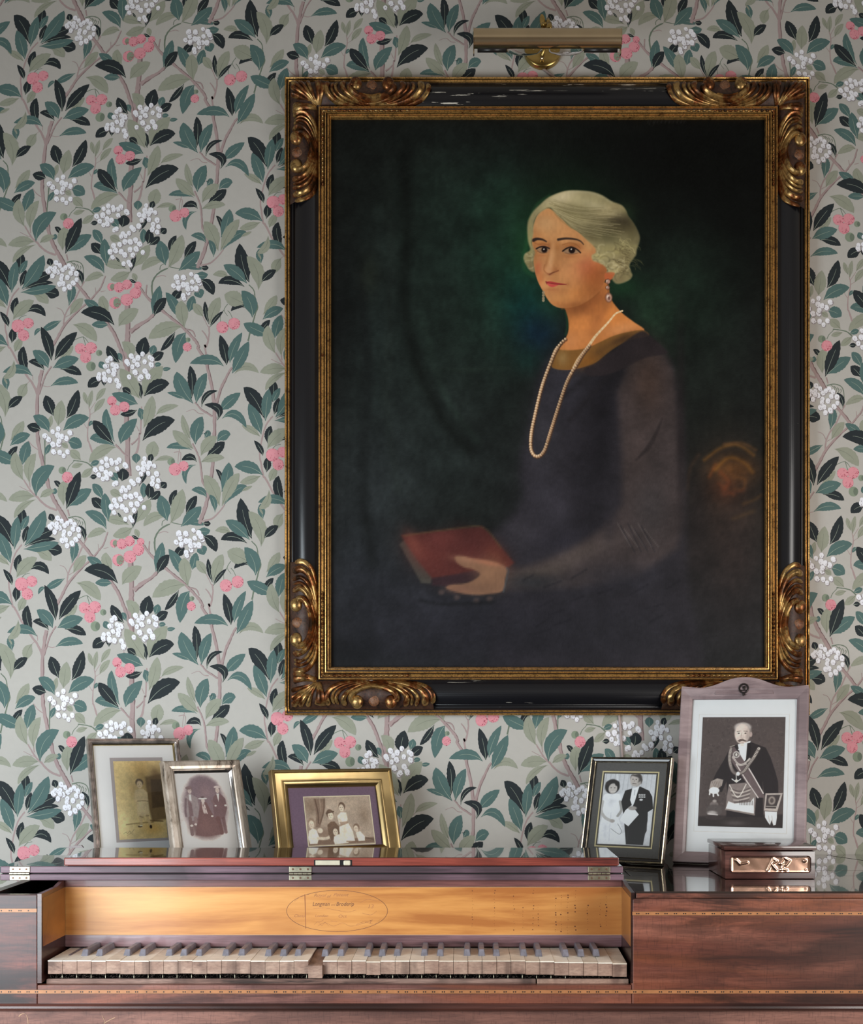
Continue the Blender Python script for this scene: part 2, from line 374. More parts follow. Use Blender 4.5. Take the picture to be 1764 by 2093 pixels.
leaves('''
D A 190 640 33 306 -178 86 230
D A 340 350 360 130 343 -54 150
M A 210 690 235 400 280 110 170
M A 350 350 400 230 480 95 110
D A 370 570 415 430 460 270 115
D A 570 505 760 400 930 340 165
M A 390 620 610 340 770 0 235
D A 790 690 940 690 1060 740 190
L A 600 730 740 760 870 885 170
D A 400 640 700 520 960 510 90
M A 370 680 700 640 1010 565 150
L F2 1480 1460 1330 1340 1150 1260 110
M F2 1500 1420 1410 1160 1280 870 195
D A 245 1090 260 930 310 770 130
D A 460 1050 660 970 820 1115 140
L A 235 1180 390 980 610 830 205
D A 150 1305 110 1180 0 1030 95
D A 210 1600 230 1460 215 1340 130
L A 265 1760 320 1640 390 1500 130
M I2 1500 590 1260 450 990 440 200
L I2 1460 600 1270 670 1080 720 130
M A 1110 1190 930 1280 750 1380 115
M A 760 1360 680 1370 625 1465 60
D D 925 330 875 40 740 -280 170
L D 1050 330 1200 200 1320 60 110
D D 985 320 1150 70 1390 -190 190
L A 1310 1265 1560 1360 1740 1570 195
L A 1260 1100 1370 930 1500 790 150
L B 280 385 140 370 -60 480 125
M B 285 330 150 130 -90 30 170
D A 900 200 890 130 850 65 110
D A 1480 540 1460 380 1370 265 85
M A 1240 930 1290 700 1290 540 140
M B 220 990 90 910 -70 815 135
L B 385 1070 280 900 270 740 165
M B 370 1275 230 1260 65 1270 125
D B 475 1280 220 1070 -125 1050 225
L B 550 1300 690 1130 910 985 225
L B 700 260 480 170 290 170 150
L B 760 300 600 390 400 450 165
L B 1390 120 1150 110 960 280 150
D B 770 270 800 150 830 40 45
L B 870 480 840 400 800 330 90
D B 740 430 790 470 870 500 50
M B 1160 1080 1230 830 1290 560 170
D B 1555 830 1590 730 1690 655 150
M B 1640 1170 1560 920 1400 680 170
D B 1190 1110 1280 930 1410 780 165
M C 230 1040 270 900 310 740 150
L B 1740 1340 1690 1050 1680 830 210
L B 1700 1310 1400 1340 1090 1520 240
D B 1570 1390 1460 1570 1310 1740 110
M C 180 1410 60 1600 -8 1958 215
L C 490 1125 400 1000 310 880 140
D C 590 1260 540 1050 520 845 85
L C 600 1270 680 1000 785 770 190
D C 605 1320 710 1160 850 1025 70
D C 440 220 510 230 580 230 90
M C 150 250 300 210 460 260 100
M C 340 330 450 370 570 345 130
M C 380 620 410 680 450 780 170
D C 430 450 580 540 670 725 175
L C 940 400 820 340 660 360 110
D C 1320 500 1200 180 1130 -215 240
D C 1235 580 980 460 760 520 145
M C 1280 520 1080 320 850 180 195
M C 1530 150 1500 20 1490 -120 120
L C 1480 640 1460 300 1265 20 225
D C 1540 490 1650 370 1800 270 140
L D 170 1764 310 1590 420 1410 155
M G 165 265 340 130 535 65 160
D G 105 540 190 400 300 270 115
D C 1260 970 1130 910 990 1020 110
L C 1250 900 1060 800 870 720 260
M C 1370 1140 1340 880 1180 650 225
M C 1700 1470 1450 1360 1215 1245 195
M G 385 600 430 400 500 180 185
L G 400 880 280 630 260 370 190
L G 510 930 500 640 630 400 170
D D 520 570 410 300 430 70 155
M D 590 610 360 480 50 540 150
L D 250 320 210 530 60 640 130
L D 60 640 100 690 135 750 30
L D 500 730 410 860 380 1010 165
D D 800 500 680 370 515 350 115
M D 870 460 770 290 590 150 195
D D 1085 480 1290 490 1470 585 145
M D 955 460 1170 360 1420 290 195
M D 910 790 1160 690 1410 730 140
D E 250 690 120 710 0 810 170
L E 20 1180 40 1020 75 860 80
L D 1580 1120 1540 1000 1510 890 75
L E 140 1060 220 930 320 820 95
L E 110 1260 190 1130 305 1010 105
D D 960 1320 890 1140 820 950 190
L D 1040 1500 1070 1290 1110 1040 200
D D 1190 1360 1320 1150 1410 850 185
L D 900 1530 900 1430 930 1310 85
D D 730 1570 620 1530 480 1500 155
M D 880 1610 770 1430 595 1320 185
M D 1130 1580 1340 1420 1600 1350 205
M G 1200 180 1330 210 1455 290 195
M G 800 430 840 330 900 230 85
L G 1090 220 1150 250 1210 300 90
M E 620 350 570 250 550 190 90
D E 570 370 440 230 350 60 160
L E 700 280 750 130 610 -10 190
D E 960 270 980 120 1035 -98 225
M E 1130 230 1170 140 1190 50 125
D E 1170 350 1240 260 1365 185 150
M E 1180 430 1250 400 1320 400 75
M E 1330 480 1400 480 1490 465 65
M E 290 490 250 410 210 345 110
D E 960 1010 930 850 870 700 110
L E 930 1010 770 760 580 470 255
L E 1000 970 1130 690 1350 430 260
D E 1010 970 1230 790 1465 740 215
D E 785 930 700 870 620 820 110
D E 290 790 290 700 290 640 90
M E 900 1110 700 1020 430 920 190
D E 885 1210 740 1270 580 1290 105
M E 950 1400 960 1290 920 1180 125
L E 990 1540 1100 1260 1155 960 195
L E 1225 1300 1380 1190 1630 1135 110
D E 970 1764 1230 1500 1560 1390 255
M E 470 1790 340 1480 330 1190 150
M E 90 1420 50 1440 10 1500 60
M H 470 270 220 130 25 140 160
D E 450 1820 240 1590 90 1400 190
M H 575 230 660 20 880 -222 210
L H 500 290 230 350 0 560 185
L H 1100 530 1140 350 1180 180 215
D H 1110 560 1110 480 1140 410 100
M H 850 580 850 480 860 400 140
L H 1180 540 1350 480 1540 500 80
D H 580 890 600 780 600 660 210
M H 520 890 450 810 390 750 130
D H 890 980 960 830 1050 720 90
M H 10 610 100 570 180 540 90
D H 0 820 70 810 130 810 80
M H 230 1210 150 1050 50 940 145
D H 220 1390 140 1280 30 1190 165
M H 330 1600 290 1340 270 1100 170
L H 560 1150 460 1100 370 1060 130
L H 790 1640 960 1420 1080 1210 190
M H 960 1200 980 1060 960 920 125
D H 1050 1200 1080 1080 1060 930 150
D H 1080 1220 1190 1140 1260 1060 120
D H 1280 1000 1330 960 1380 910 120
D H 765 1720 790 1560 850 1400 85
D H 580 1540 530 1490 495 1440 32
D H 1480 1370 1490 1200 1570 1040 120
M H 1390 1590 1330 1370 1270 1135 215
L H 1440 1640 1580 1350 1670 1030 225
D I 140 1470 230 1310 340 1145 145
M I 40 1690 230 1520 415 1335 190
M H 1860 340 1620 260 1400 300 105
L I 300 320 110 160 -70 -10 180
L F 250 1740 160 1540 110 1300 110
M I 335 240 360 -10 470 -258 215
M I 500 120 550 50 530 0 120
M I 720 190 840 80 970 60 170
D I 530 450 700 330 860 190 180
L I 430 440 550 240 720 100 195
L I 420 560 630 480 850 480 130
D I 350 550 240 460 80 520 110
M I 340 600 150 700 155 935 95
D I 780 930 770 780 690 680 70
M I 790 1080 890 830 930 560 195
L I 750 1330 630 1020 480 785 230
M I 830 1310 1040 1060 1260 990 140
L I 1150 1070 1240 1020 1340 975 55
L I 790 1330 940 1000 1110 750 190
M I 520 1180 420 1060 250 1045 115
M I 660 1440 650 1260 570 1130 100
L G 600 1160 370 1150 120 1220 180
L G 620 1210 360 1340 220 1540 110
M G 900 1090 950 1070 960 1010 85
L G 690 1180 800 1100 950 1050 115
M G 620 1160 690 830 960 620 240
D G 1040 1030 1020 940 945 890 80
L G 1110 1320 1110 1080 1150 880 195
M G 1190 1340 1380 1180 1620 1030 205
D G 1160 1380 1280 1060 1420 720 200
L G 1440 520 1340 420 1240 350 145
L G 1480 580 1370 610 1270 640 85
L G 1650 650 1550 740 1440 820 115
D F 275 1020 290 700 250 420 145
M F 310 1100 110 820 10 530 235
M F 365 1100 420 820 550 550 180
M F 160 1020 40 950 -160 900 85
D F 460 1170 540 950 750 870 80
M F 800 1230 940 1080 1160 905 180
M F 820 1370 1060 1290 1260 1530 140
D F 735 1400 760 1190 510 1120 130
L F 1050 570 1260 430 1490 550 130
D F 910 410 880 180 790 -137 170
M F 970 370 1030 120 1190 -180 155
M F 1010 560 1150 300 1310 -20 195
M F 860 430 600 310 250 380 165
''')
for o, x, y, r, g in [('A',510,1240,98,0),('A',325,1290,118,0),('A',425,1460,102,0),('C',215,1540,42,1),('C',200,1670,80,0),('C',835,1315,110,0),('C',1045,1250,108,0),
        ('D',1640,430,88,1),('D',1640,100,105,0),('D',1450,110,100,0),('D',1545,270,102,0),('E',200,190,55,1),('E',430,1050,85,0),('E',490,1215,98,0),('E',650,1155,95,0),
        ('B',420,580,74,2),('B',700,540,92,0),('B',560,590,95,0),('B',900,550,66,0),('B',855,690,105,0),('B',490,870,108,2),('B',700,815,112,0),
        ('H',1480,545,68,1),('H',1700,620,90,0),('H',1545,680,112,0),('G',1100,700,66,1),('G',1190,820,98,0)]:
    berry(o, x, y, r, g)
BELLS = dict(A='1000,140 1070,190 900,250 860,290 980,240 1030,310 1120,270 1230,200 1170,230 1300,250 940,380 1110,380 1100,440 1210,410 1270,330 1370,340 1380,450 1320,510 1070,530 1140,520 1160,620 1250,580 980,300',
 B='1580,410 1710,420 1540,560 1650,590 1620,490 1740,760',
 C='10,400 130,410 270,350 360,400 290,490 420,510 30,500 40,600 130,540 200,540 280,610 360,610 220,690 130,740 210,620 140,790 400,460',
 E='400,290 350,330 440,400 510,430 340,430 370,520 470,500 460,570 290,570 200,580 190,640 300,660 390,680 520,690 550,780 310,430 780,250 980,210 1110,270 700,350 830,330 900,280 1020,350 890,400 800,440 1030,520 850,540 740,620 930,650 1080,610 1140,400 720,380 960,620 1150,300',
 D='940,1600 1040,1550 1250,1620 800,1680 1030,1660 1110,1680 1180,1720 870,1740',
 G='860,150 790,90 1100,100 940,240 1040,240 950,370 1060,380 1130,440 1200,370 1190,140 1050,180',
 H='230,550 310,500 400,520 540,520 490,560 640,600 320,610 220,670 110,690 500,670 170,780 300,740 380,760 240,850 310,830 1000,490 980,580 1090,580 1170,620 1050,640 880,660 970,680 930,760 1060,750 1210,760 880,870 1140,840 1240,880 1130,930 1220,980 750,890 790,930 440,940 480,920 710,1000 600,1010 570,1060 650,1050 830,1130 640,1160 740,1160 550,1210 910,1200 440,1230 850,1290 740,1300 970,1350 380,1340 480,1320 580,1340 650,1400 790,1400 430,1440 630,1560 720,1530 750,1580 660,620 410,570')
for k, s in BELLS.items():
    for q in s.split():
        a, b = q.split(','); bell(k, float(a), float(b))
def build_wall():
    boxes = []; lv = []
    for g in ELEMS:
        xs = [p[0] for s in g for p in s[0]]; ys = [p[1] for s in g for p in s[0]]
        bb = (min(xs), max(xs), min(ys), max(ys)); m = 0
        for (c, l) in zip(boxes, lv):
            if bb[0] < c[1] and bb[1] > c[0] and bb[2] < c[3] and bb[3] > c[2] and l >= m: m = l+1
        boxes.append(bb); lv.append(m)
    V = []; FC = []; MI = []; base = 0
    V += [(-1.55, 0, 0), (1.85, 0, 0), (1.85, 0, 2.72), (-1.55, 0, 2.72)]; FC.append((0, 1, 2, 3)); MI.append(0); base = 4
    V += [(-1.55, .1, 0), (1.85, .1, 0), (1.85, .1, 2.72), (-1.55, .1, 2.72)]; base = 8
    FC += [(4,7,6,5), (0,4,5,1), (3,2,6,7), (0,3,7,4), (1,5,6,2)]; MI += [0]*5
    cols = [(-1, -518, .5), (0, 0, 0), (1, 518, -.495), (2, 1039, 0.0), (3, 1555, .487), (4, 2070, 0)]
    for ci, xo, ph in cols:
        for row in range(-3, 4):
            y_mid = 790+519*(row+ph)
            if y_mid < -350 or y_mid > 2100: continue
            if not -600 < xo < 1900: continue
            for g, l in zip(ELEMS, lv):
                for si, (P, fs, mi) in enumerate(g):
                    a = np.array(P); v = (a[:, 1]-720)/519.0+row+ph
                    y = 720+519*v+11*v*v
                    x = a[:, 0]+xo
                    k = .045*np.clip((595-y)/500, 0, 1.6)**1.5
                    x = x+(880-x)*k+9*np.clip((y-830)/450, 0, 1.3)
                    if x.max() < -560 or x.min() > 2750 or y.max() < -125 or y.min() > 2580: continue
                    X = (x-950)*.001; Z = CAMZ+(VY-y)*.001
                    Y = -.00008-(l*.00004+si*.00002)
                    n = len(P)
                    V += [(float(X[i]), Y, min(float(Z[i]), 2.719)) for i in range(n)]
                    FC += [tuple(base+q for q in f) for f in fs]; MI += [mi]*len(fs); base += n
    o = mesh_obj('wall_back', V, FC, PM, None, MI); o['kind'] = 'structure'
build_wall()
fl = MB(); fl.box(-1.55, 1.85, -2.9, .1, -.1, 0)
o = fl.obj('floor', wood('floorboards', alb((150,115,80)), alb((120,88,60)), alb((70,48,32)), .4, .1, gz=3)); o['kind'] = 'structure'
sk = MB(); sk.prism([(0,0),(-.022,0),(-.022,.13),(-.014,.15),(-.008,.155),(0,.155)], 'x', -1.55, 1.85)
o = sk.obj('baseboard_back', flat('white_gloss_paint', alb((225,220,212)), .4)); o['kind'] = 'structure'

# ------------------------------------------------------------------ painted surfaces: colour stored on fine grids
class Paint:
    def __init__(s, xs, ys, base):
        s.xs = np.asarray(xs, float); s.ys = np.asarray(ys, float)
        s.c = np.empty((len(ys), len(xs), 3)); s.c[:] = base; s.tf = lambda x, y: (x, y)
    mask = None
    def set_mask(s, polys, soft=1.5):
        keep = s.c; s.mask = None; s.c = np.zeros_like(keep)
        for q in polys: s.poly(q, (1,1,1), soft, 1, True)
        m = s.c[..., 0]; s.c = keep; s.mask = m
    def box(s, x0, x1, y0, y1):
        i0, i1 = np.searchsorted(s.xs, [x0, x1]); j0, j1 = np.searchsorted(s.ys, [y0, y1])
        return i0, max(i1, i0), j0, max(j1, j0)
    def put(s, b, a, col):
        i0, i1, j0, j1 = b; r = s.c[j0:j1, i0:i1]
        if s.mask is not None: a = a*s.mask[j0:j1, i0:i1]
        r += (np.asarray(col, float)-r)*a[..., None]
    def poly(s, pts, col, soft=2, alpha=1, smooth=False):
        P = [s.tf(*p) for p in pts]
        if smooth:
            n = len(P); Q = []
            for i in range(n):
                p0, p1, p2, p3 = P[i-1], P[i], P[(i+1) % n], P[(i+2) % n]
                for k in range(4):
                    t = k/4
                    Q.append(tuple(.5*(2*p1[j]+(-p0[j]+p2[j])*t+(2*p0[j]-5*p1[j]+4*p2[j]-p3[j])*t*t+(-p0[j]+3*p1[j]-3*p2[j]+p3[j])*t**3) for j in range(2)))
            P = Q
        P = np.array(P); m = soft*1.5+1
        b = s.box(P[:,0].min()-m, P[:,0].max()+m, P[:,1].min()-m, P[:,1].max()+m); i0, i1, j0, j1 = b
        if i1 <= i0 or j1 <= j0: return
        X, Y = np.meshgrid(s.xs[i0:i1], s.ys[j0:j1]); d2 = np.full(X.shape, 1e12); ins = np.zeros(X.shape, bool)
        for i in range(len(P)):
            ax, ay = P[i-1]; bx, by = P[i]; ex, ey = bx-ax, by-ay; L = ex*ex+ey*ey+1e-12
            t = np.clip(((X-ax)*ex+(Y-ay)*ey)/L, 0, 1)
            d2 = np.minimum(d2, (X-ax-t*ex)**2+(Y-ay-t*ey)**2)
            if ay != by:
                c = ((ay > Y) != (by > Y)) & (X < (bx-ax)*(Y-ay)/(by-ay)+ax); ins ^= c
        d = np.sqrt(d2)*np.where(ins, 1, -1)
        a = np.clip(.5+d/(2*soft), 0, 1); a = a*a*(3-2*a)*alpha
        s.put(b, a, col)
    def ell(s, cx, cy, rx, ry, col, soft=.3, alpha=1, rot=0):
        cx, cy = s.tf(cx, cy); R = max(rx, ry)*(1+soft)+1
        b = s.box(cx-R, cx+R, cy-R, cy+R); i0, i1, j0, j1 = b
        if i1 <= i0 or j1 <= j0: return
        X, Y = np.meshgrid(s.xs[i0:i1]-cx, s.ys[j0:j1]-cy); c, q = math.cos(rot), math.sin(rot)
        r = np.sqrt(((X*c+Y*q)/rx)**2+((-X*q+Y*c)/ry)**2)
        a = np.clip((1+soft-r)/(2*soft), 0, 1); a = a*a*(3-2*a)*alpha
        s.put(b, a, col)
    def glow(s, cx, cy, rx, ry, col, alpha=1, rot=0):
        cx, cy = s.tf(cx, cy); R = max(rx, ry)*2.6; b = s.box(cx-R, cx+R, cy-R, cy+R); i0, i1, j0, j1 = b
        if i1 <= i0 or j1 <= j0: return
        X, Y = np.meshgrid(s.xs[i0:i1]-cx, s.ys[j0:j1]-cy); c, q = math.cos(rot), math.sin(rot)
        a = np.exp(-(((X*c+Y*q)/rx)**2+((-X*q+Y*c)/ry)**2))*alpha
        s.put(b, a, col)
    def line(s, pts, w, col, soft=.8, alpha=1, w1=None):
        P = [s.tf(*p) for p in pts]
        if len(P) > 2: P = catmull(P, 5)
        n = len(P); w1 = w if w1 is None else w1
        A = np.array(P); m = max(w, w1)+soft*2
        b = s.box(A[:,0].min()-m, A[:,0].max()+m, A[:,1].min()-m, A[:,1].max()+m); i0, i1, j0, j1 = b
        if i1 <= i0 or j1 <= j0: return
        X, Y = np.meshgrid(s.xs[i0:i1], s.ys[j0:j1]); best = np.full(X.shape, -1e9)
        for i in range(n-1):
            ax, ay = P[i]; bx, by = P[i+1]; ex, ey = bx-ax, by-ay; L = ex*ex+ey*ey+1e-12
            t = np.clip(((X-ax)*ex+(Y-ay)*ey)/L, 0, 1); d = np.sqrt((X-ax-t*ex)**2+(Y-ay-t*ey)**2)
            best = np.maximum(best, (w+(w1-w)*(i+t)/(n-1))*.5-d)
        a = np.clip(.5+best/(2*soft), 0, 1); a = a*a*(3-2*a)*alpha
        s.put(b, a, col)
    def noise(s, scale, amp, seed=1, tint=(1,1,1), sx=1, sy=1):
        r = np.random.RandomState(seed)
        w_, h_ = s.xs[-1]-s.xs[0], s.ys[-1]-s.ys[0]
        nx, ny = int(w_/scale*sx)+3, int(h_/scale*sy)+3; g = r.rand(ny, nx)*2-1
        u = (s.xs-s.xs[0])/scale*sx; v = (s.ys-s.ys[0])/scale*sy
        iu = u.astype(int); iv = v.astype(int); fu = u-iu; fv = v-iv; fu = fu*fu*(3-2*fu); fv = fv*fv*(3-2*fv)
        A = g[np.ix_(iv, iu)]; B = g[np.ix_(iv, iu+1)]; C_ = g[np.ix_(iv+1, iu)]; D_ = g[np.ix_(iv+1, iu+1)]
        N = (A*(1-fu)+B*fu)*(1-fv[:, None])+(C_*(1-fu)+D_*fu)*fv[:, None]
        s.c *= 1+N[..., None]*amp*np.asarray(tint)
    def build(s, name, mat, parent, pos, L=None, thick=None):
        ny, nx = len(s.ys), len(s.xs)
        X, Y = np.meshgrid(s.xs, s.ys); P = pos(X, Y)
        V = np.stack(P, -1).reshape(-1, 3).astype(np.float32)
        idx = np.arange(nx*ny).reshape(ny, nx)
        q = np.stack([idx[1:, :-1], idx[1:, 1:], idx[:-1, 1:], idx[:-1, :-1]], -1).reshape(-1, 4)
        m = bpy.data.meshes.new(name)
        m.vertices.add(len(V)); m.vertices.foreach_set('co', V.ravel())
        m.loops.add(q.size); m.loops.foreach_set('vertex_index', q.ravel().astype(np.int32))
        m.polygons.add(len(q)); m.polygons.foreach_set('loop_start', np.arange(0, q.size, 4, dtype=np.int32))
        m.update(calc_edges=True)
        c = lin(np.clip(s.c, 0, 255)); Lv = 1.0 if L is None else L
        c = np.clip(c/Lv, 0, .92)
        a = m.color_attributes.new('paint', 'FLOAT_COLOR', 'POINT')
        a.data.foreach_set('color', np.concatenate([c, np.ones((ny, nx, 1))], -1).astype(np.float32).ravel())
        m.materials.append(mat); o = bpy.data.objects.new(name, m); COL.objects.link(o); o.parent = parent
        return o
def grid(a, b, step, fine=()):
    out = [a]; x = a
    while x < b-1e-6:
        st = step
        for (p, q, f) in fine:
            if p <= x < q: st = min(st, f)
        x = min(x+st, b); out.append(x)
    return out

# ------------------------------------------------------------------ the portrait in its black and gilt frame
PO = Vector((.1673, 0, 1.1277))
portrait = empty('framed_portrait', 'oil portrait of a seated pale-haired woman with red book in black and gold frame', 'painting', PO)
FX0, FX1, FZ0, FZ1 = -.3653, .6999, 1.1277, 2.4217
gild_hi, gild_lo = (.80,.46,.14,1), (.055,.028,.012,1)
M_gilt = gold('gilded_carving', (.58,.36,.13,1), (.035,.017,.008,1), .33, .75, .50, 24)
M_gilt2 = gold('gilded_edge', (.78,.43,.13,1), gild_lo, .30, .75, .36, 60)
M_gilt3 = gold('shaded_carving_ground', (.085,.038,.02,1), (.010,.005,.004,1), .55, .1, .50, 50, (.06,.02,.01,1)); M_boss = gold('red_clay_boss', (.26,.12,.06,1), (.02,.009,.006,1), .55, .2, .46, 70)  # M_gilt3: carving ground coloured near black, painting shade into the crevices
M_groove = flat('shaded_groove', (.030,.014,.007,1), .6)  # groove faces coloured dark to paint shade between the gilt ridges
def ebony():
    m, nt, p = newmat('chipped_black_lacquer')
    n1 = noise(nt, 1, 4, (16, 16, 300), .6, 0, 3); n2 = noise(nt, 1, 2, (3, 3, 20), .5, 0, 8)
    n3 = noise(nt, 1, 4, (160, 160, 160), .6, 0, 1); n4 = noise(nt, 1, 1, (5, 5, 5), .5, 0, 12)
    mul = nt.nodes.new('ShaderNodeMath'); mul.operation = 'MULTIPLY'
    nt.links.new(ramp(nt, n1, [(.625, (0,0,0,1)), (.64, (1,1,1,1))]), mul.inputs[0]); nt.links.new(ramp(nt, n2, [(.44, (0,0,0,1)), (.50, (1,1,1,1))]), mul.inputs[1])
    tc = nt.nodes.new('ShaderNodeTexCoord'); sp = nt.nodes.new('ShaderNodeSeparateXYZ'); nt.links.new(tc.outputs['Object'], sp.inputs[0])
    a1 = nt.nodes.new('ShaderNodeMath'); a1.operation = 'SUBTRACT'; a1.inputs[1].default_value = .647; nt.links.new(sp.outputs[2], a1.inputs[0])
    a2 = nt.nodes.new('ShaderNodeMath'); a2.operation = 'ABSOLUTE'; nt.links.new(a1.outputs[0], a2.inputs[0])
    a3 = nt.nodes.new('ShaderNodeMath'); a3.operation = 'GREATER_THAN'; a3.inputs[1].default_value = .572; nt.links.new(a2.outputs[0], a3.inputs[0])
    a4 = nt.nodes.new('ShaderNodeMath'); a4.operation = 'MULTIPLY'; nt.links.new(mul.outputs[0], a4.inputs[0]); nt.links.new(a3.outputs[0], a4.inputs[1]); mul = a4
    c = mix(nt, mul.outputs[0], (.006,.006,.008,1), (.62,.58,.50,1))
    mul2 = nt.nodes.new('ShaderNodeMath'); mul2.operation = 'MULTIPLY'
    nt.links.new(ramp(nt, n3, [(.74, (0,0,0,1)), (.76, (1,1,1,1))]), mul2.inputs[0]); nt.links.new(ramp(nt, n4, [(.5, (0,0,0,1)), (.6, (1,1,1,1))]), mul2.inputs[1])
    c = mix(nt, mul2.outputs[0], c, (.6,.55,.48,1))
    nt.links.new(c, p.inputs['Base Color']); p.inputs['Roughness'].default_value = .28
    return m
M_ebony = ebony()
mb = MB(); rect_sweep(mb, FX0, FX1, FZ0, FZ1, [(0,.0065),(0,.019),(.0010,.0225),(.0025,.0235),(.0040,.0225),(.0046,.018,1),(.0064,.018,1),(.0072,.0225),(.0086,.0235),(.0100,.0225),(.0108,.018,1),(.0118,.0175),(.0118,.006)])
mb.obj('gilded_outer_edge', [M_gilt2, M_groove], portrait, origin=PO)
mb = MB(); pr = [(.0119,.012),(.012,.0185),(.016,.0190),(.019,.022)]
for k in range(13):
    t = k/12; pr.append((.019+.046*t, .022+.012*t+.016*math.sin(PI*t)))
pr += [(.067,.032),(.0713,.033),(.0713,.02)]
rect_sweep(mb, FX0, FX1, FZ0, FZ1, pr)
mb.obj('black_moulding', M_ebony, portrait, True, PO)
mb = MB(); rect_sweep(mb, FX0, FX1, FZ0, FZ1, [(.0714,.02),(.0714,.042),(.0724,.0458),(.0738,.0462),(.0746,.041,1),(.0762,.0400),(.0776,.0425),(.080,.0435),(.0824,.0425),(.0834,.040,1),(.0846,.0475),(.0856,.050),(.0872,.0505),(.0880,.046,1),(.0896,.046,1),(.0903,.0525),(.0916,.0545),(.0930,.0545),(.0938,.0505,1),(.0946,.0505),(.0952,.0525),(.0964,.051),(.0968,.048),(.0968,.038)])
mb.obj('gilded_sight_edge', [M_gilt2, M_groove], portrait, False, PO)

K = .001*.976/ (SC/9.038) if False else .976e-3/5.345      # carving units: zoomed photo pixels
def ridge(mb, pts, w0, w1, h0, h1, place, close=True, mi=0):
    P = catmull(pts, 6); n = len(P); m = 7; vs = []
    for i, p in enumerate(P):
        q0 = P[max(i-1, 0)]; q1 = P[min(i+1, n-1)]; dx, dy = q1[0]-q0[0], q1[1]-q0[1]; l = math.hypot(dx, dy) or 1
        t = i/(n-1); end = min(1, (t+.001)/.10)**.5
        ww = (w0+(w1-w0)*t)*.5*end; hh = (h0+(h1-h0)*t)*(.3+.7*end)
        for k in range(m):
            a = PI*k/(m-1); cx = -math.cos(a)*ww; hz = math.sin(a)**.8*hh
            if k in (2,): hz *= .9
            vs.append(place(p[0]-dy/l*cx, p[1]+dx/l*cx, hz))
    fs = [(i*m+k, i*m+k+1, (i+1)*m+k+1, (i+1)*m+k) for i in range(n-1) for k in range(m-1)]
    fs.append(tuple(range(m))); mb.add(vs, fs, mi)
def body_height(t):     # surface of the carved body across the hollow (t from outer edge, zoomed pixels)
    u = min(max(t/320, 0), 1); return .019+.026*math.sin(PI*min(u*.9+.05, 1))**.7+.006*u
def ornament(corner, sx_len, sz_len):
    cx, cz, dx, dz = corner; mb = MB()
    for arm in (0, 1):
        sc = sx_len if arm == 0 else sz_len
        def place(s, t, h, arm=arm, sc=sc):
            ss = s if s < 335 else 335+(s-335)*sc
            a, b = .0120+ss*K, .0120+t*K
            y = -(body_height(t)+h)
            if arm: a, b = b, a
            return (cx+dx*a, y, cz+dz*b)
        # carved ground under the leaves
        out = [(0,0),(1480,0),(1575,60),(1590,140),(1560,230),(1470,290),(1330,322),(335,322)]
        gs = []
        for s_ in list(range(0, 1600, 40))+[1590]:
            tmax = 322 if s_ < 1330 else 322*math.sqrt(max(0, 1-((s_-1330)/262)**2)); tmin = min(s_, 0)
            t1 = min(tmax, 322) if s_ > 322 else min(322, max(s_, 4))
            gs.append([place(s_, t1*k/8, -.0008+.0008*math.sin(s_*.05)) for k in range(9)])
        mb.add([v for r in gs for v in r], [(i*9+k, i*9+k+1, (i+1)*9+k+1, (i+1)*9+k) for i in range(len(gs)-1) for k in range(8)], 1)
        R = lambda pts, w0, w1, h0=.007, h1=.003: ridge(mb, pts, w0, w1, h0, h1, place)
        # right side leaves that rise over the scroll
        R([(1575,60),(1585,150),(1530,235),(1420,285),(1250,312),(1040,318)], 66, 18, .003, .002)
        R([(1480,35),(1505,130),(1440,225),(1310,280),(1150,305),(960,318)], 92, 20, .010, .003)
        R([(1395,30),(1415,130),(1350,215),(1230,270),(1080,300),(920,312)], 52, 16, .007, .003)
        R([(1345,40),(1355,130),(1290,205),(1180,262),(1040,292),(900,303)], 40, 14, .006, .003)
        R([(1270,30),(1300,120),(1240,200),(1130,255),(1000,284),(880,292)], 76, 18, .010, .004)
        # C scroll with rolled ends
        R([(1130,95),(1185,105),(1180,160),(1110,215),(1010,250),(930,258),(850,250),(750,210),(690,150),(690,95),(740,80)], 70, 66, .011, .009)
        R([(1050,215),(930,236),(800,215)], 22, 18, .013, .013)
        for q in (1125, 752):
            c = place(q, 82, .003); mb.ball(c, (.0125, .0085, .0145), 16, 0)
        # left side leaves
        R([(620,35),(600,110),(650,190),(740,250),(840,285),(930,300)], 72, 18, .010, .003)
        R([(545,50),(520,120),(570,205),(680,262),(800,295),(900,310)], 44, 16, .007, .003)
        R([(500,55),(478,130),(520,215),(620,272),(760,305),(880,316)], 40, 16, .006, .003)
        R([(440,40),(415,120),(450,215),(560,285),(720,315),(840,320)], 78, 20, .009, .003)
        # corner fan
        R([(345,35),(350,110),(345,200),(322,300)], 150, 46, .013, .003)
        R([(352,50),(356,120),(345,220)], 26, 16, .016, .008)
        if arm == 0:
            for pts, w_ in (([(30,30),(120,120),(220,215),(300,300)], 80), ([(110,25),(170,110),(240,210),(305,298)], 62), ([(25,110),(110,170),(210,240),(298,305)], 62), ([(200,22),(230,110),(270,210),(310,300)], 58), ([(22,200),(110,230),(210,270),(300,310)], 58)):
                R(pts, w_, 22, .009, .003)
        # rough boss inside the scroll
        mb.ball(place(935, 110, -.005), (.0120, .0070, .0150) if not arm else (.0150, .0070, .0120), 16, 2)
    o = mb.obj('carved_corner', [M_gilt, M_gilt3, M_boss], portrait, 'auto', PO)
    for p in o.data.polygons: p.use_smooth = True
    return o
ornament((FX0, FZ0, 1, 1), 1.0, 1.03); ornament((FX0, FZ1, 1, -1), .96, .82)
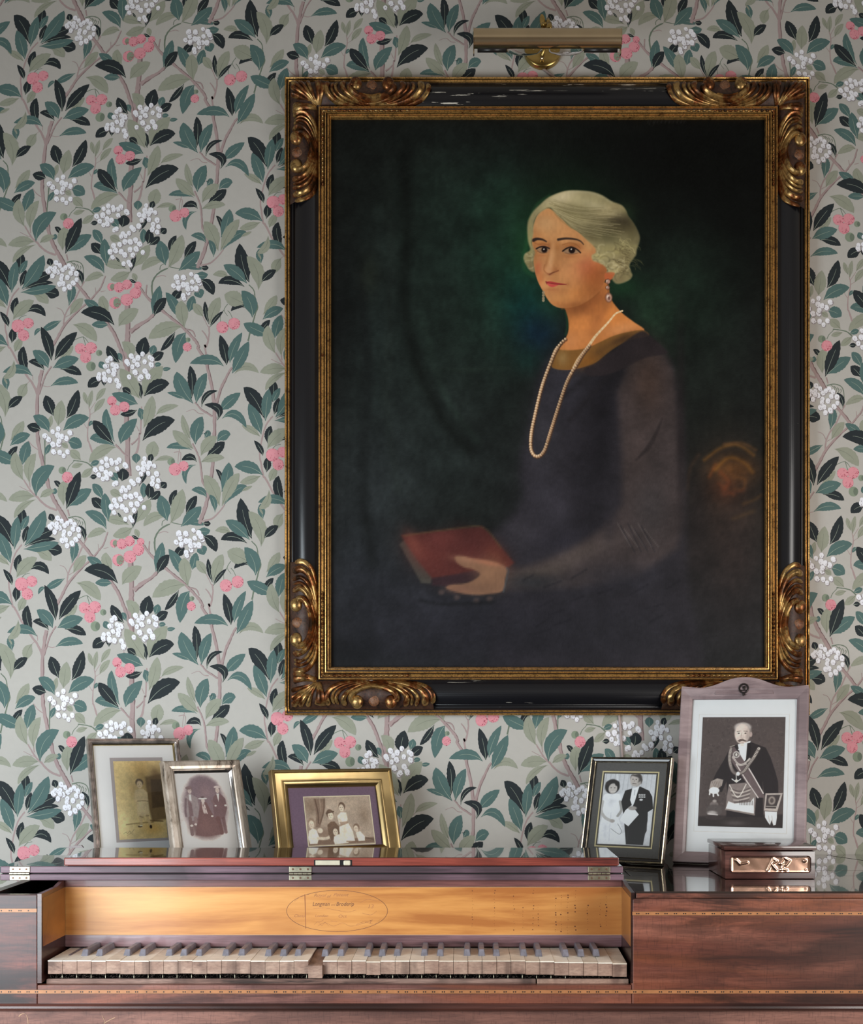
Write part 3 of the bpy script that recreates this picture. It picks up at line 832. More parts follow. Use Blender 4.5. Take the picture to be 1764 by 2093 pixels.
ornament((FX1, FZ0, -1, 1), 1.0, 1.0); ornament((FX1, FZ1, -1, -1), .95, .86)
def beads(cx, cz, dx, dz, horiz, n, pitch):
    mb = MB()
    for i in range(n):
        s = .082+i*pitch; t = .0800
        a, b = (s, t) if horiz else (t, s)
        mb.ball((cx+dx*a, -.0415, cz+dz*b), (pitch*.46, .0042, .0033) if horiz else (.0033, .0042, pitch*.46), 8)
        mb.ball((cx+dx*(a+(pitch*.5 if horiz else 0)), -.0415, cz+dz*(b+(0 if horiz else pitch*.5))), (.0012,.0026,.0033) if horiz else (.0033,.0026,.0012), 6)
    mb.obj('bead_row', M_gilt, portrait, True, PO)
for cx, cz, dx, dz, nh, nv in ((FX0,FZ0,1,1,17,20),(FX0,FZ1,1,-1,17,18),(FX1,FZ0,-1,1,17,20),(FX1,FZ1,-1,-1,17,18)):
    beads(cx, cz, dx, dz, True, nh, .0105); beads(cx, cz, dx, dz, False, nv, .0085)
mb = MB(); mb.box(FX0+.02, FX1-.02, -.018, -.009, FZ0+.02, FZ1-.02); mb.obj('stretcher_backing', flat('old_pine', (.2,.13,.07,1)), portrait, origin=PO)

def paint_portrait():
    xs = grid(668, 1574, 3.2, [(1060, 1330, 1.05), (1330, 1400, 2)]); ys = grid(228, 1372, 3.2, [(380, 660, 1.05), (660, 960, 1.6)])
    p = Paint(xs, ys, (21, 23, 22))
    g = p.glow
    g(760,330,160,160,(19,22,20)); g(1430,330,260,170,(7,8,7)); g(1500,480,110,160,(6,7,6),.8)
    g(930,400,120,90,(28,37,32),.8); g(960,560,130,190,(28,43,36)); g(880,620,110,200,(29,39,34),.8); g(1030,560,55,170,(26,50,40),.8)
    g(1020,430,60,60,(28,46,37),.7); g(1075,620,45,70,(14,52,52),.8); g(1100,680,40,45,(14,34,54),.8); g(1080,735,30,30,(20,50,44),.6)
    g(1400,620,110,150,(26,40,31),.9); g(1330,640,40,60,(30,52,36),.6); g(1450,800,90,120,(22,26,23),.7)
    g(770,700,60,240,(29,36,34),.8); g(900,900,130,140,(33,40,38),.8); g(1000,960,60,80,(30,35,34),.6)
    g(760,1000,110,140,(38,42,43),.8); g(730,1190,90,120,(36,38,42),.9); g(1000,1290,500,110,(29,29,33),1); g(1500,1250,150,130,(33,31,33),.8); g(860,1250,160,100,(36,36,41),.8)
    p.line([(825,320),(832,480),(826,620),(852,740),(900,850),(960,920)], 22, (13,16,14), 14, .65); p.line([(792,330),(800,560),(790,800),(812,1000)], 14, (36,42,38), 12, .35)
    p.line([(735,560),(750,760),(742,980),(760,1150)], 20, (18,20,20), 12, .6); p.line([(860,640),(905,800),(975,900)], 12, (44,58,50), 10, .35)
    g(700,640,30,130,(15,17,17),.7); g(755,560,20,40,(56,60,42),.25); g(720,1330,70,30,(14,14,16),.8); g(960,755,70,5,(40,52,44),.4)
    # chair
    g(1490,1010,70,110,(48,34,26),.95); g(1500,1130,70,120,(42,33,31),.8); g(1420,1090,30,120,(34,28,28),.7)
    for a in (([(1440,940),(1475,915),(1510,910),(1540,930)],7,(128,84,34)), ([(1462,960),(1490,936),(1520,945),(1538,965)],8,(150,98,30)), ([(1480,908),(1515,905),(1545,920)],5,(104,68,36)),
              ([(1474,965),(1490,985),(1480,1000)],10,(120,52,28)), ([(1500,975),(1522,980),(1518,1000),(1500,1000)],5,(112,70,34)), ([(1462,950),(1450,975)],6,(120,60,24)), ([(1480,1010),(1520,1003)],7,(90,48,34)),
              ([(1520,1030),(1545,1020),(1555,1012)],5,(92,64,34)), ([(1428,930),(1410,960),(1405,1000)],8,(56,40,30)), ([(1500,1060),(1540,1045)],9,(70,52,34)), ([(1468,988),(1500,1012)],6,(110,58,32))):
        p.line(a[0], a[1]*.7, a[2], 6, .6)
    g(1500,960,45,28,(104,64,30),.75); g(1480,1000,30,24,(92,50,30),.5)
    # dress
    D = [(1165,692),(1140,712),(1112,745),(1098,785),(1090,840),(1076,890),(1064,930),(1062,975),(1070,1010),(1055,1045),(1028,1075),(1000,1095),(1020,1118),(1046,1148),(1034,1168),(1030,1205),(1010,1240),(1000,1300),(1000,1385),(1440,1385),(1430,1300),(1412,1240),(1406,1180),(1402,1080),(1400,980),(1396,880),(1388,800),(1376,748),(1350,708),(1312,680),(1250,700),(1180,720)]
    p.noise(34, .13, 21); p.noise(12, .09, 22, sx=1.5)
    p.poly(D, (39,36,41), 14, .94)
    g(1000,1290,260,80,(35,34,40),.8); g(1250,1290,140,70,(36,35,40),.8)
    g(1150,800,42,62,(56,54,62),.8); g(1110,900,34,80,(54,52,57),.7); g(1120,1030,60,80,(53,50,57),.75); g(1060,1090,45,30,(62,58,64),.6)
    g(1230,880,30,170,(24,22,26),.85,.12); g(1200,990,40,90,(33,31,36),.6); g(1165,1110,70,40,(37,35,42),.7)
    # near sleeve
    p.poly([(1300,712),(1345,705),(1378,760),(1390,860),(1396,960),(1398,1060),(1385,1120),(1300,1180),(1180,1200),(1060,1205),(1030,1200),(1034,1166),(1090,1155),(1160,1128),(1230,1080),(1270,1030),(1272,930),(1262,800)], (60,51,50), 12, .9)
    g(1325,780,34,70,(72,55,48),.85); g(1300,920,26,80,(66,55,53),.7); g(1180,1135,80,18,(78,68,64),.7,-.38); g(1330,1040,36,60,(60,55,56),.7); g(1110,1168,60,12,(80,70,64),.6,-.15)
    g(1392,880,10,200,(32,27,28),.8); g(1250,1040,14,60,(40,37,42),.6,.1); g(1090,1190,60,16,(42,44,48),.7); g(1270,1180,90,30,(44,43,50),.6)
    for i in range(9): p.line([(1262+i*7,1070+(i%3)*6),(1290+i*7,1118+(i%2)*10)], 2.4, (36,33,37) if i%2 else (84,76,74), 1.2, .6)
    for i in range(7): p.line([(1300+i*6,940-i*6),(1330+i*4,915-i*10)], 5, (44,37,37), 2.5, .6)
    for i in range(14): 
        a = random.uniform(1060, 1380); b = random.uniform(1180, 1300); p.line([(a,b),(a+random.uniform(20,40),b-random.uniform(8,20))], 3, (24,23,28), 3, .5)
    p.line([(1150,810),(1215,760),(1275,712)], 12, (30,28,31), 8, .6); p.line([(1165,860),(1225,790),(1290,730)], 9, (32,29,32), 7, .6); p.line([(1180,940),(1240,840),(1270,760)], 8, (30,28,32), 8, .5)
    g(1320,700,28,16,(28,24,25),.8,.5)
    p.noise(28, .07, 31); p.noise(9, .05, 32, sy=1.6)
    # head and neck (zoomed coordinates)
    S4 = 4.41; p.tf = lambda x, y: (1000+x/S4, 360+y/S4)
    g(700,560,110,130,(24,64,34),.6); g(330,640,26,60,(38,84,48),.35); g(560,1150,30,30,(30,70,50),.4); g(1240,330,20,24,(56,80,48),.3); g(1190,1000,40,26,(30,66,40),.6)
    p.line([(350,520),(335,640),(310,740),(330,840),(400,900)], 8, (44,96,54), 5, .35); p.line([(690,1230),(705,1330),(690,1430)], 4, (50,104,60), 3, .35)
    p.line([(540,180),(430,260),(360,400)], 6, (60,104,60), 4, .35)
    skin = (203,142,90)
    p.poly([(660,1100),(690,1210),(712,1290),(716,1380),(695,1450),(640,1540),(590,1610),(560,1700),(600,1735),(720,1745),(860,1715),(960,1650),(1120,1540),(1250,1460),(1400,1395),(1310,1320),(1210,1245),(1140,1170),(1090,1090),(1060,960),(900,1000)], (196,122,66), 1.8, 1, True)
    NK_ = [(660,1100),(690,1210),(712,1290),(716,1380),(695,1450),(640,1540),(590,1610),(560,1700),(600,1735),(720,1745),(860,1715),(960,1650),(1120,1540),(1250,1460),(1400,1395),(1310,1320),(1210,1245),(1140,1170),(1090,1090),(1060,960),(900,1000)]; p.set_mask([NK_])
    g(800,1200,40,16,(130,76,44),.75,-.1); g(900,1140,36,12,(140,80,44),.7,-.35); g(960,1080,20,40,(160,92,52),.6); g(1110,1250,36,18,(220,134,66),.6,.5); g(800,1330,24,20,(214,134,72),.6); g(1200,1380,36,14,(204,138,88),.7,-.2)
    g(740,1490,20,20,(216,142,88),.7); g(860,1450,26,14,(206,132,76),.5); g(1010,1240,10,50,(160,96,54),.5,.5)
    p.line([(720,1300),(700,1400),(650,1480)], 3, (160,98,52), 3, .5); p.mask = None
    p.poly([(585,1560),(660,1568),(760,1568),(880,1548),(1000,1495),(1120,1440),(1250,1405),(1385,1388),(1440,1440),(1300,1470),(1180,1520),(1060,1600),(960,1680),(840,1722),(700,1745),(600,1738),(560,1700)], (118,82,40), 1.6, .9, True)
    g(660,1640,12,16,(150,120,76),.7); g(900,1660,26,14,(134,84,36),.7,-.5); g(1200,1470,30,8,(72,50,34),.8,-.4); g(1000,1580,20,10,(84,58,34),.6,-.5)
    p.poly([(1385,1395),(1480,1470),(1560,1540),(1600,1600),(1400,1640),(1100,1780),(900,1800),(860,1735),(960,1690),(1100,1590),(1250,1470)], (44,37,39), 3, .9, True)
    face = [(405,420),(385,520),(385,610),(398,700),(398,770),(412,860),(440,950),(480,1030),(520,1100),(560,1150),(610,1180),(670,1190),(760,1178),(840,1150),(920,1100),(985,1040),(1035,960),(1062,880),(1050,800),(985,740),(990,640),(900,580),(800,500),(720,450),(640,370),(540,290),(450,330)]
    p.poly(face, skin, 1.2, 1, True)
    p.set_mask([face]); g0 = g; g = lambda x, y, a, b, c, al=1, r=0: g0(x, y, a*.8, b*.8, c, al, r)
    g(520,460,34,30,(214,158,104),.8); g(640,440,20,14,(214,156,102),.6); g(700,560,40,30,(214,152,98),.6); g(900,620,16,14,(210,160,104),.5); g(455,560,14,22,(196,130,78),.5)
    g(900,860,38,32,(164,84,56),.85); g(860,800,30,22,(196,110,76),.7); g(930,940,30,30,(186,104,56),.7); g(760,900,32,30,(208,140,88),.5); g(430,830,12,22,(176,90,62),.75,.2); g(460,930,10,26,(180,104,62),.6,.3)
    g(680,1120,36,18,(204,136,78),.7); g(820,1060,40,26,(206,132,72),.7); g(960,1020,20,20,(176,104,56),.6); g(600,1150,26,8,(186,116,66),.6); g(770,1160,40,8,(150,88,48),.7,-.15); g(640,1050,26,9,(176,112,68),.5)
    g(1000,900,30,60,(158,88,48),.7,.3); g(900,1060,60,24,(176,106,58),.6,-.5); g(500,420,30,20,(222,170,118),.6); g(690,820,30,26,(214,148,96),.5); g(650,1090,30,14,(212,146,88),.5); g(410,640,6,40,(170,106,62),.6)
    g(740,740,36,14,(206,142,90),.6); g(600,900,10,50,(190,126,78),.35,.3); g(410,720,8,40,(176,120,72),.5)
    # eye sockets, brows
    for cx, cy, rx in ((480,640,16),(745,650,22)):
        g(cx, cy-26, rx, 7, (166,100,52), .75); g(cx, cy+2, rx*1.05, 9, (172,108,68), .7)
    g(610,640,9,14,(170,108,60),.6); g(540,640,5,14,(150,92,56),.6); g(820,640,8,8,(176,110,66),.5)
    p.line([(398,578),(430,566),(480,572),(515,590)], 7.0, (44,34,32), 1.6, .95, 2.5); p.line([(400,582),(440,566)], 3, (50,38,36), 1.5, .7)
    p.line([(622,572),(690,562),(770,568),(820,585),(850,615)], 5.2, (52,40,36), 1.6, .95, 1.8); p.line([(860,590),(850,560)], 2, (150,110,70), 3, .2)
    p.line([(408,600),(440,614),(490,612),(530,618)], 1.6, (150,92,52), 1.2, .7); p.line([(660,620),(720,602),(780,614),(820,650)], 1.8, (156,98,54), 1.2, .7)
    p.poly([(425,655),(455,640),(500,638),(540,655),(530,680),(495,697),(455,690)], (164,128,96), 1.0, .95, True)
    p.poly([(668,672),(700,648),(750,640),(800,668),(815,682),(770,698),(720,702),(685,695)], (168,132,100), 1.0, .95, True)
    p.ell(497,664,6.0,6.2,(34,22,20),.25); p.ell(745,668,6.6,6.6,(34,22,20),.25)
    p.line([(425,655),(455,640),(500,636),(542,652)], 3.0, (38,27,25), 1.0, .95); p.line([(662,676),(700,650),(745,640),(795,664),(822,690)], 3.0, (40,29,26), 1.0, .95)
    p.line([(432,672),(470,692),(520,690)], 1.6, (120,76,50), 1.0, .7); p.line([(690,692),(740,704),(800,694)], 1.6, (122,78,52), 1.0, .7)
    p.ell(493,659,1.4,1.4,(225,215,200),.4); p.ell(740,659,1.5,1.5,(230,220,205),.4)
    g(470,715,14,4,(182,112,68),.6); g(745,722,22,5,(186,118,72),.6)
    # nose
    g(556,760,6,30,(226,168,118),.85,.1); g(580,700,8,24,(214,156,104),.5); g(530,840,13,13,(222,160,112),.8); g(512,790,3.5,24,(176,116,72),.6,.25); g(600,800,7,26,(186,124,76),.55,.2)
    p.line([(500,800),(492,840),(510,868),(540,885)], 1.8, (160,98,60), 1.5, .7); p.line([(545,886),(570,872),(600,860),(622,852)], 2.6, (110,58,40), 1.3, .85); g(600,845,9,7,(176,108,66),.6); g(545,885,8,3.5,(150,86,56),.6)
    g(545,925,9,5,(190,122,80),.5)
    # mouth
    p.line([(512,950),(520,970)], 2.4, (110,44,38), 1.1, .8)
    p.poly([(515,952),(545,948),(570,952),(600,958),(690,975),(640,980),(590,975),(545,968),(520,966)], (176,58,58), 1.1, .95, True); p.poly([(520,968),(560,972),(620,980),(600,992),(565,1000),(540,990)], (206,74,72), 1.3, .9, True)
    p.line([(514,958),(555,967),(620,974),(696,976)], 1.5, (120,36,38), .8, .85); g(570,1022,18,5,(174,108,68),.6); g(705,975,5,5,(178,108,68),.6)
    p.mask = None
    p.line([(655,1195),(730,1186),(830,1160),(920,1110),(990,1050)], 3, (150,88,46), 3, .55)
    # ear lobe
    p.poly([(1045,880),(1110,880),(1105,920),(1075,935),(1045,920)], (206,110,66), 1.2, .95, True)
    # hair
    H = [(352,590),(343,480),(352,400),(395,320),(460,255),(540,190),(640,148),(720,132),(820,132),(930,143),(1020,175),(1100,225),(1190,262),(1230,310),(1250,360),(1295,420),(1330,480),(1355,545),(1350,600),(1330,660),(1322,710),(1300,740),(1262,800),(1275,860),(1288,895),(1260,935),(1190,965),(1140,965),(1105,920),(1120,885),(1060,872),(1068,850),(1040,810),(985,780),(935,760),(925,715),(960,690),(950,640),(880,575),(800,500),(730,460),(680,410),(610,350),(555,285),(500,300),(430,360),(400,440),(395,530),(380,600),(410,680),(400,730),(396,790),(408,860),(370,850),(335,800),(312,745),(325,700),(372,665)]
    p.poly(H, (156,144,104), 3.0, 1, True)
    p.set_mask([H], 2.5)
    g(760,200,60,26,(184,168,128),.8,-.1); g(650,210,30,16,(196,178,140),.6,-.5); g(900,240,44,20,(176,164,116),.7,.35); g(560,250,26,14,(180,166,118),.7,-.7); g(1080,310,40,14,(196,172,124),.8,-.3); g(860,350,50,16,(168,156,104),.7,.3); g(1000,390,40,12,(170,156,110),.6,-.3)
    g(1200,420,34,22,(62,54,38),.9,.1); g(1130,480,50,18,(84,76,50),.8,-.2); g(1280,520,16,30,(96,88,58),.7); g(1050,540,50,16,(100,94,64),.7,.3); g(960,500,40,14,(112,104,72),.7,.5); g(900,540,26,10,(104,92,62),.6,.6)
    g(1120,670,40,10,(170,156,104),.8,.2); g(1000,720,22,8,(190,174,116),.8); g(1200,640,30,14,(146,136,92),.7); g(1230,760,26,30,(110,98,66),.7); g(1180,900,30,30,(112,96,66),.7); g(1080,850,24,10,(186,170,118),.75,.2); g(1140,820,14,22,(188,170,120),.75); g(1250,900,14,16,(140,128,88),.6)
    g(370,560,6,40,(156,146,96),.7); g(360,700,12,12,(156,146,98),.8); g(370,800,10,20,(110,92,62),.7); g(345,770,8,12,(150,140,94),.7)
    g(1180,400,60,26,(58,50,36),.75,.1); g(960,270,60,14,(196,182,142),.7,.35); g(640,190,40,14,(204,188,152),.7,-.4); g(1010,350,70,12,(188,172,126),.6,-.25); g(820,330,70,12,(126,116,84),.6,.35); g(760,430,50,10,(120,110,78),.6,.6); g(1000,460,60,10,(92,84,58),.6,-.05); g(1240,300,20,12,(160,148,104),.7)
    rc = np.random.RandomState(8)
    for i in range(46):
        cx_, cy_ = (940+rc.rand()*330, 640+rc.rand()*290) if i < 34 else (320+rc.rand()*70, 690+rc.rand()*150)
        R_ = 16+rc.rand()*26; a_ = rc.rand()*6.28; arc = [(cx_+R_*1.2*math.cos(a_+k*.7), cy_+R_*math.sin(a_+k*.7)) for k in range(5)]
        p.line(arc, 2.6, (204,190,146) if i % 2 else (104,94,66), 2.2, .45)
    r = np.random.RandomState(3)
    for i in range(90):   # strands sweeping back
        t = r.rand(); x0 = 520+t*120+r.rand()*60; y0 = 190+t*190+r.rand()*50; 
        x3 = 1000+r.rand()*220; y3 = 250+t*290+r.rand()*50
        col = (206,190,146) if r.rand() < .5 else (122,110,74)
        p.line([(x0,y0),((x0*2+x3)/3, (y0*2+y3)/3+20+30*t),((x0+x3*2)/3,(y0+y3*2)/3+24),(x3,y3)], .8, col, .8, .38)
    for i in range(40):
        a = r.rand()*6.28; cx, cy = 1150+r.rand()*110, 560+r.rand()*300; q = 20+r.rand()*40
        p.line([(cx,cy),(cx+q*math.cos(a),cy+q*math.sin(a)*.6),(cx+q*1.4,cy+q*.8)], 1, (190,176,124) if r.rand() < .5 else (92,80,54), .8, .5)
    p.line([(1230,330),(1290,420),(1335,520),(1340,600)], 8, (96,88,60), 7, .5); p.line([(700,138),(860,138),(1010,175),(1100,230)], 5, (196,186,150), 5, .4)
    p.mask = None; g = g0
    for i in range(12):
        x0 = 1240+r.rand()*80; y0 = 620+r.rand()*200; p.line([(x0,y0),(x0+40+r.rand()*30,y0+10),(x0+60+r.rand()*30,y0+40)], .7, (150,140,90), .8, .35)
    p.line([(520,285),(560,300),(600,350),(660,410),(740,465)], 2.0, (150,120,78), 2, .5)
    p.poly([(1048,870),(1130,872),(1105,930),(1072,942),(1040,925)], (198,104,62), 1.5, .75, True)
    # earrings
    for x, y, a, b in ((1070,950,4.2,4.6),(1068,1005,3.4,3.4),(1078,1095,6.2,8.6)): p.ell(x, y, a+1, b+1, (70,36,26), .3, .8); p.ell(x, y, a, b, (196,150,128), .35); p.ell(x-6, y-6, a*.4, b*.4, (236,214,196), .5)
    p.line([(1068,930),(1072,1070)], 1, (90,50,34), .7, .8); p.ell(1080,1100,2.6,3.6,(120,84,72),.4)
    for y in (1050,1075,1100,1120): p.ell(488, y, 2.6, 2.9, (170,150,120), .4); 
    p.line([(488,1035),(488,1125)], 1, (110,96,70), .8, .7)
    # pearls
    N1 = [(1200,1215),(1140,1240),(1080,1310),(1020,1375),(960,1440),(920,1495),(880,1555),(840,1605),(800,1660),(765,1730)]
    p.line(N1, 1.6, (150,84,44), 1, .7)
    for i, q in enumerate(catmull(N1, 7)): p.ell(q[0], q[1], 1.7+i*.03, 1.7+i*.03, (224,186,138) if i % 3 else (232,206,166), .4)
    p.tf = lambda x, y: (1000+x/2.94, 640+y/2.94)
    N2 = [(470,145),(430,180),(395,230),(362,310),(332,390),(310,460),(290,540),(272,620),(255,700),(248,770),(252,825),(275,858),(305,855),(330,825),(348,775),(368,710),(390,640),(412,570),(438,490),(465,415),(495,355),(525,305),(560,245),(600,195)]
    C2 = catmull(N2, 10); acc = 0; last = C2[0]
    for i, q in enumerate(C2):
        acc += math.hypot(q[0]-last[0], q[1]-last[1]); last = q
        if acc > 12.5:
            acc = 0; R = 3.1 if q[1] > 200 else 2.5
            p.ell(q[0]+3, q[1]+4, R+1.2, R+1.2, (70,48,36), .4, .7); p.ell(q[0], q[1], R, R, (190,150,112), .3); p.ell(q[0]-2, q[1]-3, R*.5, R*.5, (228,202,170), .6)
    # book and hand
    p.tf = lambda x, y: (680+x/3.15, 960+y/3.15)
    p.poly([(430,480),(480,440),(640,690),(632,735),(570,730),(520,640)], (66,64,58), 3, .9); p.poly([(440,420),(960,365),(1010,410),(1170,600),(1100,650),(640,700),(560,600),(470,470)], (78,38,35), 3.5, .95)
    g(620,560,50,30,(94,46,41),.8,.6); g(900,460,40,22,(74,36,34),.8,.5); g(700,450,30,16,(100,50,46),.7); g(520,480,14,30,(112,60,50),.7,-.5); g(1060,560,20,30,(96,48,38),.7,-.6)
    p.poly([(640,700),(1100,615),(960,660),(900,720),(740,750),(640,745)], (52,34,38), 3, .9); p.line([(460,425),(800,378),(970,372),(1080,500)], 3, (96,74,48), 2.5, .5)
    p.poly([(790,560),(840,558),(900,572),(1000,585),(1070,605),(1122,640),(1110,700),(1095,780),(1000,800),(930,806),(860,800),(790,785),(730,762),(760,742),(840,735),(900,715),(950,672),(900,640),(850,630),(800,598)], (128,93,72), 2.6, .95, True)
    g(1010,660,30,30,(134,98,74),.7); g(850,582,26,7,(144,104,82),.7,.2); g(940,770,40,9,(114,84,66),.7); g(1000,600,30,5,(176,110,84),.6,.2); g(820,770,26,8,(120,84,70),.6)
    for x, y in ((800,822),(925,842),(1010,832),(700,790)): p.ell(x, y, 6, 5, (84,68,64), .6, .6)
    p.line([(560,840),(700,865),(900,860),(1040,850)], 6, (20,20,22), 5, .6); p.line([(1118,630),(1128,660),(1100,785)], 3, (70,78,84), 2, .6)
    p.tf = lambda x, y: (x, y)
    # faint signature
    for a in range(9): p.line([(1328+a*8,252),(1331+a*8,243),(1334+a*8,250),(1337+a*8,246)], 1.2, (38,38,38), 1, .6)
    p.line([(1330,240),(1324,250),(1334,256),(1340,248)], 1.4, (40,40,40), 1, .6)
    p.noise(60, .08, 2); p.noise(22, .05, 5); p.noise(7, .03, 9, sx=1.6)
    p.c += (p.c.mean(axis=2, keepdims=True) < 70)*np.random.RandomState(4).normal(0, 1.2, p.c.shape[:2])[..., None]
    def pos(X, Y):
        D = 2.5-.040; return ((X-VX)*D/F-PO.x, np.full_like(X, -.040)-PO.y, CAMZ+(VY-Y)*D/F-PO.z)
    return p.build('canvas', attr_mat('oil_paint', .5, .2, .10), portrait, pos)
paint_portrait()

# ------------------------------------------------------------------ brass picture light above the portrait
M_brass = metal('polished_brass', (.66,.52,.34), .2, .12, 12); M_brass2 = metal('aged_brass', (.55,.38,.13), .22, .3, 30)
M_black = flat('black_bakelite', (.012,.011,.011,1), .3)
LO = W(1110, 102, 2.5)
lamp = empty('picture_light', 'brass tubular picture light above the portrait frame', 'lamp', LO)
DL = 2.36
x0, x1 = W(969,0,DL).x, W(1268,0,DL).x; zc = W(0,81,DL).z; yc = DL-2.5; R = .0195
mb = MB(); n = 28; vs = []; a0, a1 = math.radians(8), math.radians(262)
for x in (x0, x1):
    for rr in (R, R-.0012):
        for k in range(n+1):
            t = a0+(a1-a0)*k/n; vs.append((x, yc+rr*math.cos(t), zc+rr*math.sin(t)))
m = n+1; fs = []
for k in range(n): fs += [(k, k+1, 2*m+k+1, 2*m+k), (m+k, 3*m+k, 3*m+k+1, m+k+1)]
for k in (0, n): fs.append((k, m+k, 3*m+k, 2*m+k))
mb.add(vs, fs); mb.obj('lamp_shade', metal('satin_brass', (.72,.57,.37), .24, .1, 12), lamp, 'auto', LO)
for x, s in ((x0, -1), (x1, 1)):
    mb = MB(); P = [(yc+(R+.0006)*math.cos(a0+(a1-a0)*k/20), zc+(R+.0006)*math.sin(a0+(a1-a0)*k/20)) for k in range(21)]
    P += [(yc-R*.2, zc-R*1.5), (yc+R*.55, zc-R*1.35)]
    mb.prism(P, 'x', x-.0009*(s < 0)-.0005, x+.0009*(s > 0)+.0005); mb.obj('end_cap', M_brass, lamp, False, LO)
zb = W(0,101.5,DL).z
for a, b in ((976,1036),(1194,1262)):
    mb = MB(); mb.tube([W(a,0,DL)*1, W(b,0,DL)*1], .0052, 14)
    mb.v = [(v[0], yc+(v[1]-(DL-2.5))*1, zb+(v[2]-W(0,0,DL).z)) for v in mb.v]
    mb.obj('lamp_socket', M_black, lamp, True, LO)
gm, nt, p = newmat('clear_bulb_glass'); p.inputs['Transmission Weight'].default_value = 1; p.inputs['Roughness'].default_value = .02; p.inputs['IOR'].default_value = 1.1; p.inputs['Base Color'].default_value = (.85,.82,.78,1)
for a, b in ((1036,1108),(1122,1194)):
    mb = MB(); pts = [(W(a+(b-a)*t,0,DL).x, yc, zb) for t in (0, .08, .3, .6, .85, 1)]; mb.tube(pts, [.004,.0065,.0105,.0105,.008,.002], 14)
    mb.obj('bulb', gm, lamp, True, LO)
pc = W(1110, 100, 2.49)
mb = MB(); mb.lathe([(0,-.016),(.034,-.016),(.0375,-.0135),(.0385,-.009),(.0385,-.001)], (pc.x, 0, pc.z), 'y', 48); mb.obj('wall_plate', M_brass2, lamp, 'auto', LO)
mb = MB(); mb.tube([(pc.x-.003,-.016,pc.z-.028),(pc.x-.002,-.026,pc.z-.02),(pc.x,-.03,pc.z-.012),(pc.x+.001,-.034,pc.z-.002),(pc.x+.002,-.055,pc.z+.006),(pc.x+.003,-.11,pc.z+.002),(pc.x+.004,yc+.004,zc+R+.012)], .0036, 12)
mb.tube([(pc.x+.004,yc+.004,zc+R+.014),(pc.x+.004,yc,zc+R-.001)], [.0052,.0062], 14)
mb.obj('swing_arm', M_brass2, lamp, True, LO)
mb = MB(); mb.lathe([(0,.006),(.006,.005),(.0075,0),(.006,-.006),(0,-.007)], (pc.x-.002, -.026, pc.z+.012), 'y', 20); mb.obj('arm_screw', M_brass, lamp, True, LO)
mb = MB(); mb.lathe([(0,.004),(.0035,.003),(.0035,-.004),(0,-.005)], (pc.x-.003,-.024,pc.z-.028), 'y', 14); mb.obj('arm_screw', M_brass, lamp, True, LO)
mb = MB(); hp = W(1109, 44, DL+.03)
mb.ball((hp.x, hp.y, hp.z), (.0058,.0058,.015), 14, rot=.12); mb.lathe([(0,-.004),(.007,-.004),(.0078,0),(.007,.003),(0,.003)], (hp.x+.003, hp.y-.012, hp.z-.0145), 'z', 18); mb.obj('tilt_joint', M_brass2, lamp, True, LO)
mb = MB()
mb.tube([(pc.x,-.0032,pc.z-.036),(W(1200,0,2.49).x,-.0032,2.38),(W(1262,0,2.49).x,-.0032,1.6),W(1264,1440,2.4968),W(1268,1490,2.4968),W(1273,1560,2.4968),W(1272,1680,2.4968),W(1268,1725,2.4968)], .0027, 8)
o = mb.obj('power_cord', flat('pinkish_beige_cord', alb((185,165,160)), .5), None, True); o['label'] = 'thin pinkish cord hanging down the wall below the portrait'; o['category'] = 'cord'

# ------------------------------------------------------------------ photographs in their frames
TOPZ = .8437
glassm, nt, p = newmat('picture_glass')
nt.nodes.remove(p); out = nt.nodes['Material Output']
tb = nt.nodes.new('ShaderNodeBsdfTransparent'); gl = nt.nodes.new('ShaderNodeBsdfGlossy'); gl.inputs['Roughness'].default_value = .02
fr = nt.nodes.new('ShaderNodeFresnel'); fr.inputs['IOR'].default_value = 1.35; mx = nt.nodes.new('ShaderNodeMixShader')
nt.links.new(fr.outputs[0], mx.inputs[0]); nt.links.new(tb.outputs[0], mx.inputs[1]); nt.links.new(gl.outputs[0], mx.inputs[2]); nt.links.new(mx.outputs[0], out.inputs[0])
M_print = attr_mat('photographic_print', .35, 0, .4)
def frame_root(name, label, X, Y, yaw, lean, t, cat='photo frame'):
    z = TOPZ+t*math.sin(lean)+.0003
    return empty(name, label, cat, (X, Y, z), (-lean, 0, yaw))
def strut(root, w, h, t, lean, mat):
    # folding leg from the back board down to the piano top
    L = h*.62; z0 = h*.66; yb = t; mb = MB()
    # foot point on the surface in local coordinates (surface plane: local z*cos - y*sin = -t sin)
    best = None
    for k in range(400):
        d = t+k*.0006; zz = (d*math.sin(lean)-t*math.sin(lean))/math.cos(lean)
        if math.hypot(d-yb, z0-zz) >= L: best = (d, zz); break
    if best is None: best = (t+.05, .02)
    d, zz = best
    mb.prism([(yb+.001, z0), (yb+.004, z0), (d+.003, zz+.001), (d, zz+.0012)], 'x', -w*.09, w*.09)
    mb.obj('easel_strut', mat, root)
M_back = flat('black_card_back', (.02,.018,.018,1), .8)
def panel(root, name, x0, x1, z0, z1, y, th, mat, bev=0):
    mb = MB(); mb.box(x0, x1, y, y+th, z0, z1, 0, bev); return mb.obj(name, mat, root)
def print_on(root, p, x0, x1, z0, z1, y, L=.68):
    Wc, Hc = p.xs[-1], p.ys[-1]
    return p.build('photograph', M_print, root, lambda X, Y: (x0+X/Wc*(x1-x0), np.full_like(X, y), z1-Y/Hc*(z1-z0)), L)
